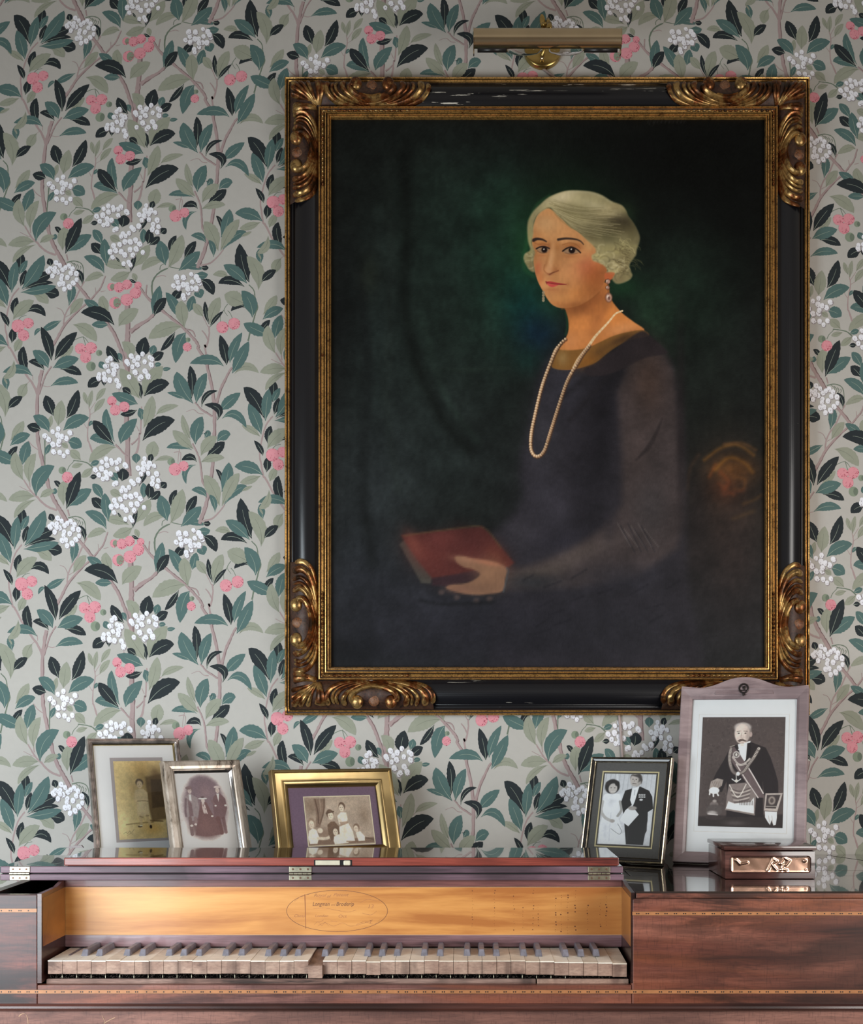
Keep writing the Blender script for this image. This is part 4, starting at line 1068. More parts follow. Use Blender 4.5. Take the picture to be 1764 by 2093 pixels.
def affine(TL, TR, BL, Wc, Hc):
    A = np.array([[TR[0]-TL[0], BL[0]-TL[0]], [TR[1]-TL[1], BL[1]-TL[1]]], float); I = np.linalg.inv(A)
    def tf(x, y):
        s, t = I @ np.array([x-TL[0], y-TL[1]]); return (s*Wc, t*Hc)
    return tf
def head(p, x, y, rx, ry, skin, hair, hx=0, hy=-.5):
    p.ell(x+hx, y+ry*hy*.6, rx*1.12, ry*1.05, hair, .15); p.ell(x, y+ry*.12, rx*.86, ry*.9, skin, .18)
    p.ell(x-rx*.35, y, rx*.16, ry*.07, hair, .4, .7); p.ell(x+rx*.35, y, rx*.16, ry*.07, hair, .4, .7); p.line([(x-rx*.2, y+ry*.52), (x+rx*.2, y+ry*.52)], ry*.07, hair, .8, .6); p.line([(x, y), (x-rx*.08, y+ry*.28)], ry*.06, hair, .8, .3)

# 1: tall narrow silver frame with the sepia child
w1, h1, t1, l1 = .1807, .2461, .014, .3161
r = frame_root('photo_frame', 'thin ribbed silver frame with white mount and golden-brown photo of a standing child', -.6118, -.160, .5293, l1, t1)
M_silver = metal('tarnished_silver', (.80,.72,.68), .34, .45, 60); M_goldline = metal('pale_gold_slip', (.62,.48,.24), .3, .3, 60)
mb = MB(); rect_sweep(mb, -w1/2, w1/2, 0, h1, [(0,-.0),(0,.011),(.001,.014),(.0022,.011),(.003,.011),(.004,.0145),(.0052,.011),(.006,.011),(.007,.0145),(.0082,.011),(.009,.0105),(.0102,.008)], t1); mb.obj('frame_moulding', M_silver, r)
mb = MB(); rect_sweep(mb, -w1/2+.0102, w1/2-.0102, .0102, h1-.0102, [(0,.0085),(.0022,.0045),(.0022,.003)], t1); mb.obj('gilt_slip', M_goldline, r)
panel(r, 'backing_board', -w1/2+.001, w1/2-.001, .001, h1-.001, t1-.0022, .002, M_back)
panel(r, 'mount', -w1/2+.009, w1/2-.009, .009, h1-.009, t1-.0040, .0012, flat('white_mount', alb((228,230,232),0.66), .8, var=.01))
a0_, a1_ = -w1/2+.232*w1, -w1/2+.805*w1; b0_, b1_ = h1*(1-.838), h1*(1-.152)
panel(r, 'grey_border', a0_, a1_, b0_, b1_, t1-.0046, .0006, flat('grey_border_paper', alb((150,142,142),0.66), .8, var=.02))
TL, TR, BL, BR = (308,352),(770,350),(378,1050),(838,1035)
Wc, Hc = 460, 690; p = Paint(grid(0, Wc, 3), grid(0, Hc, 3), (196,176,128)); p.tf = affine(TL, TR, BL, Wc, Hc)
g = p.glow
g(560,420,150,90,(188,160,104),.9); g(420,520,70,120,(200,180,130),.8); g(600,520,60,150,(150,122,74),.7); g(720,480,60,80,(110,84,52),.8); g(400,900,100,120,(214,198,150),.7); g(700,960,110,60,(186,150,84),.8); g(620,640,60,100,(150,124,84),.5)
p.poly([(620,500),(770,470),(830,880),(690,900),(650,760)], (96,74,48), 16, .8); p.poly([(670,520),(775,520),(810,770),(690,780)], (74,58,42), 8, .7); g(500,600,40,70,(176,146,100),.6)
p.line([(440,920),(560,910),(700,905)], 8, (110,88,54), 6, .7); p.line([(670,890),(790,900)], 12, (84,64,38), 6, .7)
p.poly([(520,620),(560,602),(600,605),(640,640),(655,760),(660,830),(620,850),(545,848),(540,740),(520,700)], (196,176,138), 7, .9); g(580,760,40,60,(214,194,156),.6)
p.line([(545,715),(600,712),(650,718)], 8, (120,100,76), 3, .7); p.line([(520,640),(515,700),(540,730)], 16, (190,168,128), 5, .7)
p.line([(575,850),(585,930)], 26, (186,164,124), 5, .85); p.line([(640,845),(668,930)], 24, (182,158,116), 5, .85); p.line([(570,852),(600,860)], 8, (110,90,66), 4, .6); p.line([(630,848),(655,846)], 8, (110,90,66), 4, .6)
p.ell(572,940,20,8,(84,66,50),.3); p.ell(676,945,12,16,(50,38,30),.3); p.ell(580,932,16,6,(230,215,185),.4)
p.ell(562,548,38,34,(92,76,60),.15); p.ell(564,566,28,34,(196,174,140),.2); p.ell(553,562,4,2.5,(90,72,56),.4); p.ell(577,562,4,2.5,(90,72,56),.4); p.line([(556,582),(573,582)],2.2,(120,90,70),1,.7); p.ell(545,520,10,7,(110,96,80),.3)
p.line([(415,1000),(440,985),(452,1000),(475,975),(485,998),(515,965)], 2.2, (84,66,40), 1, .85); p.line([(450,1018),(475,1002),(505,1005)], 1.6, (90,72,44), 1, .8)
p.noise(30, .05, 4); p.noise(7, .04, 5)
xa, xb = a0_+.006, a1_-.004; za, zb_ = b0_+.005, b1_-.007
print_on(r, p, xa, xb, za, zb_, t1-.0049, 0.66); panel(r, 'glass', -w1/2+.0105, w1/2-.0105, .0105, h1-.0105, t1-.0066, .0008, glassm); strut(r, w1, h1, t1, l1, M_back)

# 2: broad worn silver frame with the three figures
w2, h2, t2, l2 = .1582, .2026, .016, .325
r = frame_root('photo_frame', 'wide worn silver frame with oval-vignette photo of two men and a seated woman', -.4661, -.210, .6112, l2, t2)
def worn_silver():
    m, nt, p = newmat('worn_silver_plate'); n = noise(nt, 1, 6, (28, 28, 9), .75, .4); n2 = noise(nt, 90, 3)
    nt.links.new(ramp(nt, n, [(.36, (.045,.035,.03,1)), (.41, (.36,.29,.23,1)), (.54, (.62,.53,.45,1)), (.7, (.70,.62,.55,1))]), p.inputs['Base Color'])
    p.inputs['Metallic'].default_value = .65; p.inputs['Roughness'].default_value = .36; bump(nt, p, n2, .15, .0005); return m
M_worn = worn_silver()
mb = MB(); rect_sweep(mb, -w2/2, w2/2, 0, h2, [(0,0),(0,.012),(.0012,.0145),(.004,.016),(.012,.0165),(.017,.0155),(.0195,.0125),(.0222,.0085),(.0232,.007),(.0232,.004)], t2); o = mb.obj('frame_moulding', M_worn, r)
mb = MB(); rect_sweep(mb, -w2/2+.0195, w2/2-.0195, .0195, h2-.0195, [(0,.0128),(.0012,.0142),(.0035,.0095),(.0046,.0078),(.0046,.006)], t2); mb.obj('bright_slip', metal('bright_silver', (.80,.76,.74), .16, .2, 40), r)
panel(r, 'backing_board', -w2/2+.001, w2/2-.001, .001, h2-.001, t2-.002, .0018, flat('dark_leather_back', (.015,.012,.012,1), .5))
TL, TR, BL = (955,470),(1450,460),(1035,1180)
Wc, Hc = 500, 710; p = Paint(grid(0, Wc, 2.6), grid(0, Hc, 2.6), (222,220,216)); p.tf = affine(TL, TR, BL, Wc, Hc); g = p.glow
p.ell(1228,775,195,262,(132,112,118),.22); p.ell(1215,620,130,120,(122,104,112),.35,.7); p.ell(1240,960,150,90,(116,90,88),.4,.8); p.poly([(1100,520),(1180,490),(1260,510),(1330,560),(1380,700),(1060,720)], (126,108,116), 22, .8)
g(1230,640,50,60,(142,120,124),.8); g(1010,880,20,80,(170,160,164),.4)
p.poly([(1050,680),(1085,655),(1110,660),(1160,690),(1175,780),(1165,860),(1135,890),(1080,900),(1060,800)], (150,138,140), 4); p.poly([(1085,660),(1105,660),(1110,720),(1090,710)], (225,218,214), 2); p.poly([(1075,700),(1110,740),(1125,850),(1090,860)], (112,88,92), 5, .8)
p.line([(1095,870),(1105,950),(1112,1010)], 30, (120,98,98), 4); p.line([(1140,870),(1150,930)], 26, (140,120,120), 4); p.ell(1108,935,14,10,(210,200,196),.3); p.ell(1143,925,12,9,(210,200,196),.3); p.ell(1172,900,10,16,(206,194,190),.4); p.line([(1060,700),(1055,800),(1060,850)], 18, (110,90,96), 5, .8)
head(p, 1093, 625, 20, 28, (196,182,178), (118,100,102)); p.ell(1085,602,30,14,(126,106,108),.2)
p.poly([(1300,690),(1335,655),(1365,655),(1410,700),(1425,790),(1400,880),(1310,890),(1300,780)], (116,90,94), 4); p.poly([(1330,655),(1355,655),(1350,730)], (220,212,208), 2); p.line([(1340,880),(1370,1000)], 44, (108,76,76), 6); p.line([(1390,880),(1410,1000)], 30, (104,74,76), 5, .8); p.line([(1290,720),(1320,765)], 16, (128,104,106), 4); p.ell(1322,764,10,7,(220,208,204),.3); p.ell(1412,762,12,9,(220,208,204),.3)
head(p, 1340, 622, 20, 28, (206,192,186), (110,92,94)); p.ell(1338,596,30,12,(196,184,182),.2)
p.poly([(1190,730),(1240,730),(1290,830),(1350,940),(1360,1020),(1240,1035),(1140,1020),(1160,900)], (116,86,86), 6); g(1240,940,50,60,(128,96,94),.7); p.ell(1206,698,40,8,(232,226,220),.2); p.ell(1206,686,20,7,(90,72,76),.3); p.ell(1210,718,16,18,(210,196,190),.2)
p.line([(1210,740),(1215,780),(1225,820)], 24, (214,204,200), 4, .8); p.line([(1225,760),(1245,830)], 10, (226,216,212), 3, .8); p.ell(1212,760,6,10,(120,92,94),.4,.6); p.ell(1230,790,5,8,(120,92,94),.4,.6); p.ell(1290,856,12,8,(218,206,200),.3)
p.noise(26, .03, 4); p.noise(6, .05, 8)
print_on(r, p, -w2/2+.0228, w2/2-.0228, .0228, h2-.0228, t2-.0058, 0.66); panel(r, 'glass', -w2/2+.0232, w2/2-.0232, .0232, h2-.0232, t2-.0075, .0006, glassm); strut(r, w2, h2, t2, l2, M_back)

# 3: gold landscape frame
w3, h3, t3, l3 = .2439, .1845, .020, .3474
r = frame_root('photo_frame', 'landscape antique gold frame with purple mount and sepia photo of small children', -.2288, -.200, .4278, l3, t3)
M_gf = metal('antique_gold_leaf', (.60,.43,.20), .30, .45, 9, 0)
mb = MB(); rect_sweep(mb, -w3/2, w3/2, 0, h3, [(0,0),(0,.014),(.001,.0185),(.003,.0200),(.006,.0200),(.0072,.0185),(.0078,.0172),(.012,.0158),(.018,.0135),(.0215,.0132),(.0222,.0145),(.0235,.0150),(.0248,.0146),(.0285,.0115),(.0325,.0088),(.0335,.006),(.0335,.004)], t3); mb.obj('frame_moulding', M_gf, r, 'auto')
panel(r, 'backing_board', -w3/2+.002, w3/2-.002, .002, h3-.002, t3-.0022, .002, M_back)
panel(r, 'mount', -w3/2+.030, w3/2-.030, .030, h3-.030, t3-.0040, .0012, flat('dusty_purple_mount', alb((112,92,112),0.74), .9, var=.08, vs=300))
TL, TR, BL = (472,455),(1190,458),(520,905)
Wc, Hc = 720, 450; p = Paint(grid(0, Wc, 3), grid(0, Hc, 3), (172,156,140)); p.tf = affine(TL, TR, BL, Wc, Hc); g = p.glow
g(540,540,80,90,(138,118,100),.9); g(950,540,150,80,(184,168,150),.8); g(1130,640,60,90,(140,122,104),.8); g(700,800,200,60,(120,96,80),.7); g(760,560,60,60,(196,182,166),.6)
p.poly([(570,470),(700,470),(700,560),(660,680),(640,740),(590,740),(600,620)], (132,110,94), 8, .9); p.line([(590,475),(620,600),(625,700)], 14, (88,66,54), 5, .8); p.line([(690,475),(680,600),(640,710)], 12, (96,74,60), 5, .8); p.line([(640,475),(650,590)], 14, (168,150,132), 6, .7)
p.poly([(480,860),(1230,850),(1250,900),(500,905)], (118,92,74), 8, .8)
cr = (232,224,208); sk = (216,202,184); hr = (104,82,66)
p.poly([(520,770),(560,745),(600,760),(630,830),(610,890),(530,890),(510,830)], cr, 5); head(p, 548, 705, 34, 42, sk, (150,130,112)); p.line([(620,840),(700,845),(745,830)], 26, (210,198,180), 6); p.ell(640,770,30,24,(220,206,188),.3)
p.poly([(720,720),(760,690),(800,690),(850,740),(850,830),(760,870),(730,800)], (112,88,70), 6); head(p, 758, 630, 36, 42, sk, hr, -8); p.line([(710,610),(790,596)], 12, (88,68,54), 4)
p.poly([(830,640),(870,605),(930,610),(945,670),(930,720),(850,720)], cr, 5); head(p, 878, 560, 32, 38, sk, hr, 4); p.line([(850,670),(870,690),(850,700)], 14, sk, 4); p.poly([(860,700),(940,690),(950,740),(870,760)], (150,124,104), 6, .8)
p.poly([(850,740),(950,710),(1000,790),(1020,880),(900,890),(850,830)], cr, 6); g(910,800,20,60,(206,194,176),.5)
p.poly([(790,830),(840,810),(930,850),(950,895),(800,905),(785,870)], cr, 5); head(p, 808, 785, 32, 38, sk, hr, -6); p.line([(830,760),(850,800)], 12, hr, 5, .6)
p.poly([(1030,800),(1080,790),(1130,840),(1130,880),(1060,885)], cr, 5); head(p, 1035, 762, 30, 34, sk, (128,106,88), 4); p.line([(930,880),(1100,890)], 12, (120,94,74), 5, .7); p.line([(1140,855),(1225,870)], 12, (84,66,52), 5, .7); g(1170,800,50,16,(190,176,158),.6)
p.noise(30, .05, 4); p.noise(8, .06, 8)
px0, px1 = -w3/2+w3*.262, -w3/2+w3*.80; pz1, pz0 = h3*(1-.286), h3*(1-.80)
panel(r, 'cream_slip', px0-.002, px1+.002, pz0-.002, pz1+.002, t3-.0046, .0006, flat('cream_card_edge', alb((222,206,180),0.74), .8)); print_on(r, p, px0, px1, pz0, pz1, t3-.0049, .74)
panel(r, 'glass', -w3/2+.0332, w3/2-.0332, .0332, h3-.0332, t3-.0065, .0007, glassm); strut(r, w3, h3, t3, l3, M_back)

# 4: black and gold frame with the couple
w4, h4, t4, l4 = .1661, .2087, .013, .3159
r = frame_root('photo_frame', 'slim gold-edged frame with dark mount and photo of a couple in evening dress', .2936, -.182, -.4674, l4, t4)
M_gbl = metal('beaded_gold_metal', (.66,.58,.44), .25, .5, 150)
mb = MB(); rect_sweep(mb, -w4/2, w4/2, 0, h4, [(0,0),(0,.009),(.0008,.0115),(.002,.0125),(.0032,.0115),(.004,.009)], t4); mb.obj('gold_outer_rim', M_gbl, r)
mb = MB(); rect_sweep(mb, -w4/2+.004, w4/2-.004, .004, h4-.004, [(0,.009),(.0005,.0105),(.0042,.0095),(.0047,.0085)], t4); mb.obj('frame_moulding', flat('black_lacquer', (.02,.018,.018,1), .2), r)
mb = MB(); rect_sweep(mb, -w4/2+.0087, w4/2-.0087, .0087, h4-.0087, [(0,.0085),(.0008,.0098),(.0018,.0085),(.0024,.006)], t4); mb.obj('gold_inner_rim', M_gbl, r)
mb = MB()
for k in range(70):
    z = .003+k*(h4-.006)/69; mb.ball((w4/2-.0008, t4-.0105, z), (.0011,.0011,.0011), 6)
for k in range(56):
    x = -w4/2+.003+k*(w4-.006)/55; mb.ball((x, t4-.0105, .0008), (.0011,.0011,.0011), 6)
mb.obj('beaded_edge', M_gbl, r, True)
panel(r, 'backing_board', -w4/2+.001, w4/2-.001, .001, h4-.001, t4-.002, .0018, M_back)
panel(r, 'mount', -w4/2+.009, w4/2-.009, .009, h4-.009, t4-.0040, .0014, flat('charcoal_mount', alb((78,76,74),0.7), .85, var=.08, vs=300))
TL, TR, BL, BR = (230,662),(522,668),(183,1080),(487,1085)
Wc, Hc = 292, 420; p = Paint(grid(0, Wc, 1.5), grid(0, Hc, 1.5), (196,196,198)); p.tf = affine(TL, TR, BL, Wc, Hc); g = p.glow
for x in range(240, 520, 26): p.line([(x,664),(x-14,760)], 5, (164,164,166), 3, .7)
g(480,820,40,120,(206,206,208),.8); g(260,1030,60,60,(176,176,180),.5); p.poly([(300,790),(350,770),(340,1080),(290,1080)], (214,214,216), 6, .8); g(470,980,20,80,(225,225,226),.7); p.line([(300,665),(300,740)], 6, (226,226,226), 3, .7)
p.poly([(222,790),(262,775),(312,785),(325,820),(322,870),(300,900),(312,960),(330,1080),(190,1080),(196,980),(212,920),(214,850)], (226,226,228), 2.5); g(265,830,20,20,(200,200,202),.6); g(230,1000,12,50,(204,204,208),.6); p.line([(262,900),(250,1060)], 5, (196,196,200), 4, .7)
p.line([(216,830),(208,890),(235,930),(270,945)], 17, (184,180,176), 3); p.line([(315,830),(322,880),(300,915)], 14, (160,156,152), 3)
p.ell(272,740,42,44,(40,38,38),.12); p.ell(275,752,25,31,(188,180,174),.15); p.ell(265,748,4,2.4,(50,44,42),.4); p.ell(286,748,4,2.4,(50,44,42),.4); p.line([(266,770),(288,770)], 3, (225,220,215), 1.2, .9); p.ell(247,722,12,12,(50,46,46),.4); p.ell(300,722,12,14,(36,34,34),.4)
p.poly([(345,765),(395,748),(430,740),(480,765),(496,800),(500,870),(470,890),(468,940),(440,1082),(345,1080),(338,960),(330,880),(322,830)], (34,33,34), 2); p.poly([(385,750),(425,740),(398,830),(385,860),(372,820)], (232,232,234), 1.5); p.line([(400,762),(396,790)], 5, (180,180,184), 1.5); p.poly([(440,1040),(465,940),(462,1000)], (44,42,42), 2)
for q in range(4): p.ell(424+q*10, 790, 4, 6, (190,188,186), .3); p.ell(424+q*10, 802, 4, 4, (226,224,222), .3)
p.ell(434,818,10,6,(222,220,220),.3)
p.ell(410,700,34,40,(168,160,154),.1); p.ell(408,688,33,30,(84,78,74),.15); p.ell(398,700,24,34,(184,175,168),.25); p.poly([(380,672),(430,668),(444,700),(436,724),(430,690)], (64,60,58), 4, .9); p.ell(390,696,3.6,2.2,(40,36,34),.4); p.ell(409,698,3.6,2.2,(40,36,34),.4); p.line([(388,722),(408,724)], 3.4, (60,50,46), 1.2); p.line([(400,700),(396,712)], 2.5, (110,100,94), 1.2, .7)
p.poly([(345,880),(380,850),(420,905),(360,975),(312,938)], (230,230,232), 1.6); p.poly([(272,935),(300,920),(325,985),(305,1025),(255,985)], (226,226,228), 1.6); p.line([(300,960),(320,1000),(308,1022),(262,990)], 2, (60,58,58), 1, .8); p.ell(385,868,24,12,(158,150,144),.3); p.ell(270,945,14,10,(170,162,156),.3); p.poly([(300,1030),(340,1010),(345,1080),(298,1080)], (224,224,226), 2)
p.line([(360,1000),(350,1060)], 3, (70,68,68), 3, .5); p.noise(9, .03, 4)
px0, px1, pz1, pz0 = -w4/2+w4*.185, -w4/2+w4*.815, h4*(1-.158), h4*(1-.832)
panel(r, 'gilt_line', px0-.0055, px1+.0055, pz0-.0055, pz1+.0055, t4-.0046, .0006, flat('gilt_paper_line', alb((186,172,130),0.7), .6)); panel(r, 'inner_border', px0-.003, px1+.003, pz0-.003, pz1+.003, t4-.0049, .0003, flat('dark_inner_border', alb((70,66,60),0.7), .8))
print_on(r, p, px0, px1, pz0, pz1, t4-.0052, .82); panel(r, 'glass', -w4/2+.0108, w4/2-.0108, .0108, h4-.0108, t4-.0068, .0007, glassm); strut(r, w4, h4, t4, l4, M_back)

# 5: mauve frame with crest
w5, h5, t5, l5 = .2432, .3568, .016, .30
r = frame_root('photo_frame', 'tallest mauve-grey frame with humped top, photo of a man in sash and apron', .508, -.222, -.34, l5, t5)
M_mauve = wood('mauve_stained_wood', alb((150,132,132),0.8), alb((134,116,117),0.8), alb((104,88,90),0.8), .45, .12, 3, 14, 5)
mb = MB(); rect_sweep(mb, -w5/2, w5/2, 0, h5-.0085, [(0,0),(0,.0145),(.001,.0158),(.003,.016),(.017,.0125),(.0215,.0095),(.0222,.008),(.0222,.004)], t5); o = mb.obj('frame_moulding', M_mauve, r)
mb = MB(); hp_ = []; zt = h5-.0085
for k in range(41):
    u = -1+2*k/40; x = u*(w5/2-.001)
    z = zt+.004*(abs(u) > .68)*min(1, (abs(u)-.68)/.3)-.001+.0215*math.exp(-(abs(u)/.43)**2.6)
    hp_.append((x, z))
P = [(-w5/2+.0005, zt-.004)]+hp_+[(w5/2-.0005, zt-.004)]
mb.prism(P, 'y', t5-.0148, t5-.002); 
inn = [(x, z) for x, z in hp_ if abs(x) < w5/2*.8]
mb.prism([(-.055, zt-.014), (.055, zt-.014)]+[(x, z-.0005) for x, z in inn[::-1] if abs(x) < .056], 'y', t5-.0152, t5-.010)
mb.obj('arched_crest_rail', M_mauve, r)
panel(r, 'backing_board', -w5/2+.001, w5/2-.001, .001, h5-.011, t5-.002, .0018, M_back)
panel(r, 'pale_blue_lining', -w5/2+.02, w5/2-.02, .02, h5-.028, t5-.0042, .001, flat('pale_blue_lining_card', alb((196,208,214),0.62), .85, var=.01)); panel(r, 'mount', -w5/2+.02, w5/2-.02, .02, h5-.0425, t5-.0050, .001, flat('cream_mount', alb((222,216,208),0.62), .85, var=.01))
bx, bz = -.0005, h5-.0115; by = t5-.0155; M_dark = flat('blackened_pewter', (.035,.028,.027,1), .4, .6); mb = MB()
T = 28; vs = []
for k in range(T):
    a = 2*PI*k/T
    for (q, hh) in ((.0098, 0), (.0098,.0014), (.0088,.0022), (.0074,.0022), (.0066,.0012), (.0066,0)): vs.append((bx+q*math.cos(a), by-hh, bz+q*1.08*math.sin(a)))
mb.add(vs, [(k*6+j, k*6+j+1, ((k+1)%T)*6+j+1, ((k+1)%T)*6+j) for k in range(T) for j in range(5)])
mb.ball((bx+.001, by-.001, bz+.0012), (.0036,.0018,.0040), 8); mb.ball((bx-.0018, by-.001, bz+.0036), (.0018,.0015,.0014), 6); mb.box(bx-.0056, bx+.0056, by-.0016, by, bz-.0048, bz-.0030)
mb.tube([(bx,by-.0008,bz-.0100),(bx+.0024,by-.0012,bz-.0128),(bx-.001,by-.0012,bz-.0140),(bx-.0005,by-.0008,bz-.0165)], [.0014,.0013,.0013,.0006], 6); mb.ball((bx,by-.0006,bz-.0116),(.0026,.0014,.0022),6)
mb.obj('belt_crest_badge', M_dark, r)
TL, TR, BL, BR = (830,325),(1310,328),(785,955),(1278,970)
Wc, Hc = 480, 640; p = Paint(grid(0, Wc, 1.6), grid(0, Hc, 1.6), (78,68,66)); p.tf = affine(TL, TR, BL, Wc, Hc); g = p.glow
rs = np.random.RandomState(5)
for i in range(420):
    x, y = 790+rs.rand()*520, 330+rs.rand()*500; c = 52+rs.rand()*52
    a = rs.rand()*6; p.line([(x,y),(x+8*math.cos(a),y+8*math.sin(a)),(x+14*math.cos(a+1),y+14*math.sin(a+1))], 3.5, (c,c*.88,c*.86), 2, .6)
g(880,700,60,120,(60,52,50),.5); g(1230,500,50,100,(84,72,69),.5); p.poly([(780,900),(1290,880),(1290,980),(780,975)], (46,40,40), 8, .9); g(1000,935,60,14,(110,100,98),.5)
dk = (40,35,37); wh = (222,216,210)
p.poly([(985,505),(1030,485),(1100,470),(1190,505),(1215,560),(1238,640),(1252,700),(1250,770),(1170,775),(1165,700),(1160,900),(950,900),(960,760),(958,700),(930,760),(870,760),(862,730),(900,650),(945,580)], dk, 2.5)
p.poly([(1030,485),(1105,465),(1085,560),(1060,590),(1040,540)], wh, 2); p.line([(1035,515),(1080,510)], 8, (240,236,232), 2); p.poly([(1085,480),(1105,475),(1100,540),(1072,590)], (28,25,27), 3)
p.ell(1062,412,50,56,(128,116,110),.1); p.ell(1062,385,48,26,(170,160,154),.25); p.ell(1058,425,43,60,(198,182,172),.12); g(1090,430,12,40,(140,124,116),.6); g(1040,420,16,24,(216,202,192),.5); p.ell(1108,428,8,15,(170,150,142),.25)
p.line([(1028,412),(1046,408)], 4, (84,70,64), 1.5, .8); p.line([(1068,408),(1088,410)], 4, (84,70,64), 1.5, .8); p.ell(1038,421,6,3.4,(50,42,40),.35); p.ell(1077,421,6,3.4,(50,42,40),.35); p.line([(1056,420),(1050,446),(1062,450)], 3, (140,120,110), 1.5, .8); p.poly([(1028,465),(1045,455),(1062,455),(1085,466),(1075,470),(1055,466),(1040,472)], (92,78,72), 1.8); p.line([(1045,478),(1066,478)], 2.5, (130,100,92), 1.2); g(1056,490,16,6,(180,162,152),.6)
# chain collar, sash
p.poly([(985,505),(1010,500),(1050,560),(1110,660),(1165,760),(1170,790),(1130,790),(1060,690),(1000,600),(980,560)], (96,82,82), 3); p.line([(1075,600),(1120,680),(1165,765)], 7, (196,186,180), 2); p.line([(1018,600),(1070,690),(1135,790)], 7, (190,180,174), 2)
CH = catmull([(990,510),(980,560),(985,610),(1000,645),(1026,655),(1060,640),(1090,600),(1120,560),(1150,510)], 7)
for i, q in enumerate(CH):
    p.ell(q[0], q[1], 11, 10, (70,60,58), .3); p.ell(q[0], q[1], 8, 7, (198,188,178), .3); p.ell(q[0], q[1], 3, 3, (80,70,66), .4)
CH = catmull([(1000,560),(1030,600),(1060,600),(1095,570)], 5)
for q in CH: p.ell(q[0], q[1], 6, 6, (186,176,168), .35); p.ell(q[0], q[1], 2, 2, (80,70,66), .4)
p.ell(1020,545,20,20,(176,168,162),.15); p.ell(1020,545,13,13,(90,80,78),.2); p.ell(1020,545,6,9,(206,198,190),.3); p.ell(1026,655,10,12,(220,212,204),.3); p.line([(985,500),(1010,492)], 5, (150,140,130), 2)
p.line([(990,685),(1015,700),(1040,685)], 5, (222,214,206), 1.5); p.line([(1015,660),(1015,705)], 4, (214,206,198), 1.5); p.ell(1015,696,9,9,(200,192,184),.3)
# apron
p.poly([(972,715),(1070,705),(1100,740),(1125,780),(1112,890),(948,858),(958,780)], (122,110,106), 3); p.poly([(965,812),(1000,825),(1090,815),(1112,790),(1108,886),(948,858)], wh, 3); p.line([(950,858),(1108,884)], 9, (130,118,112), 2.5)
for k in range(7): p.line([(975+k*4,735+k*14),(1030,755+k*10),(1095-k*2,735+k*11)], 4.5, (196,186,176) if k % 2 else (70,60,60), 2, .8)
p.line([(975,720),(1020,790),(1070,715)], 6, (208,200,190), 2, .8); 
for k in range(9): p.line([(1030+k*9,808),(1031+k*9,832)], 4, (64,56,56), 1.5, .8)
# cuffs and hands
p.poly([(868,700),(905,682),(940,690),(930,725),(900,745),(858,738)], (148,136,128), 2.5); 
for k in range(5): p.line([(875+k*11,700),(890+k*8,735)], 3, (90,80,76), 1.5, .7)
p.ell(885,752,30,20,(226,218,212),.15); p.line([(862,755),(858,775)], 9, (216,206,200), 2); p.line([(880,765),(880,785)], 9, (218,208,202), 2); p.line([(898,760),(908,780)], 9, (214,204,198), 2)
p.poly([(1178,765),(1275,762),(1240,866),(1165,862)], (170,158,150), 2); p.poly([(1186,774),(1262,772),(1232,850),(1174,848)], (64,56,56), 2); p.ell(1212,805,20,24,(140,128,120),.25); p.ell(1212,805,10,14,(80,70,68),.3); p.line([(1180,838),(1236,838)], 5, (150,140,132), 2)
p.poly([(1170,866),(1238,868),(1236,900),(1228,940),(1215,944),(1205,915),(1196,942),(1184,925),(1170,900)], (222,214,208), 2); p.line([(1190,890),(1194,925)], 2.4, (140,128,122), 1.2, .8); p.line([(1208,890),(1212,930)], 2.4, (140,128,122), 1.2, .8)
# bell on the table
p.ell(882,832,24,18,(112,102,98),.2); p.ell(882,865,46,34,(84,76,74),.2); p.ell(870,880,26,12,(178,170,166),.5,.8); p.ell(884,905,56,14,(58,50,50),.2); p.line([(846,885),(900,890)], 7, (200,192,188), 3, .8); p.ell(886,812,12,8,(150,140,134),.4)
p.noise(10, .04, 4)
px0, px1, pz1, pz0 = -w5/2+w5*.178, -w5/2+w5*.824, h5*(1-.187), h5*(1-.797)
panel(r, 'plate_mark', px0-.0075, px1+.0075, pz0-.0105, pz1+.0065, t5-.0054, .0006, flat('pencil_line_grey', alb((186,180,172),0.62), .85)); panel(r, 'inner_mount', px0-.0068, px1+.0068, pz0-.0098, pz1+.0058, t5-.0057, .0003, flat('cream_inner_mount', alb((226,221,213),0.62), .85, var=.01))
print_on(r, p, px0, px1, pz0, pz1, t5-.0061, 0.62); panel(r, 'glass', -w5/2+.0222, w5/2-.0222, .0222, h5-.031, t5-.0078, .0008, glassm); strut(r, w5, h5, t5, l5, M_back)

# ------------------------------------------------------------------ wooden box with embossed copper plate
BO = Vector((.5215, 2.087-2.5, TOPZ)); bx0, bx1 = .4435, .5995; by0, by1 = BO.y, BO.y+.145
box = empty('wooden_box', 'small dark wooden box with an embossed copper plate, in front of the tallest frame', 'box', (BO.x, BO.y+.07, TOPZ))
Ob = Vector((BO.x, BO.y+.07, TOPZ))
M_rose = wood('polished_rosewood', alb((130,84,76),1.3), alb((92,54,46),1.3), alb((40,26,26),1.3), .22, .6, 2.5, 40, 2, coatr=.05)
mb = MB(); mb.box(bx0+.001, bx1-.001, by0+.001, by1-.001, TOPZ+.0003, TOPZ+.0475, 0, .0012)
mb.obj('box_body', M_rose, box, 'auto', Ob)
mb = MB(); mb.box(bx0-.001, bx1+.001, by0-.0008, by1+.001, TOPZ+.0490, TOPZ+.0565, 0, .0015); mb.obj('lid', M_rose, box, 'auto', Ob)
mb = MB(); rx0, rx1, rz0, rz1, rr = bx0+.0095, bx1-.0085, TOPZ+.0105, TOPZ+.0400, .006; P = []
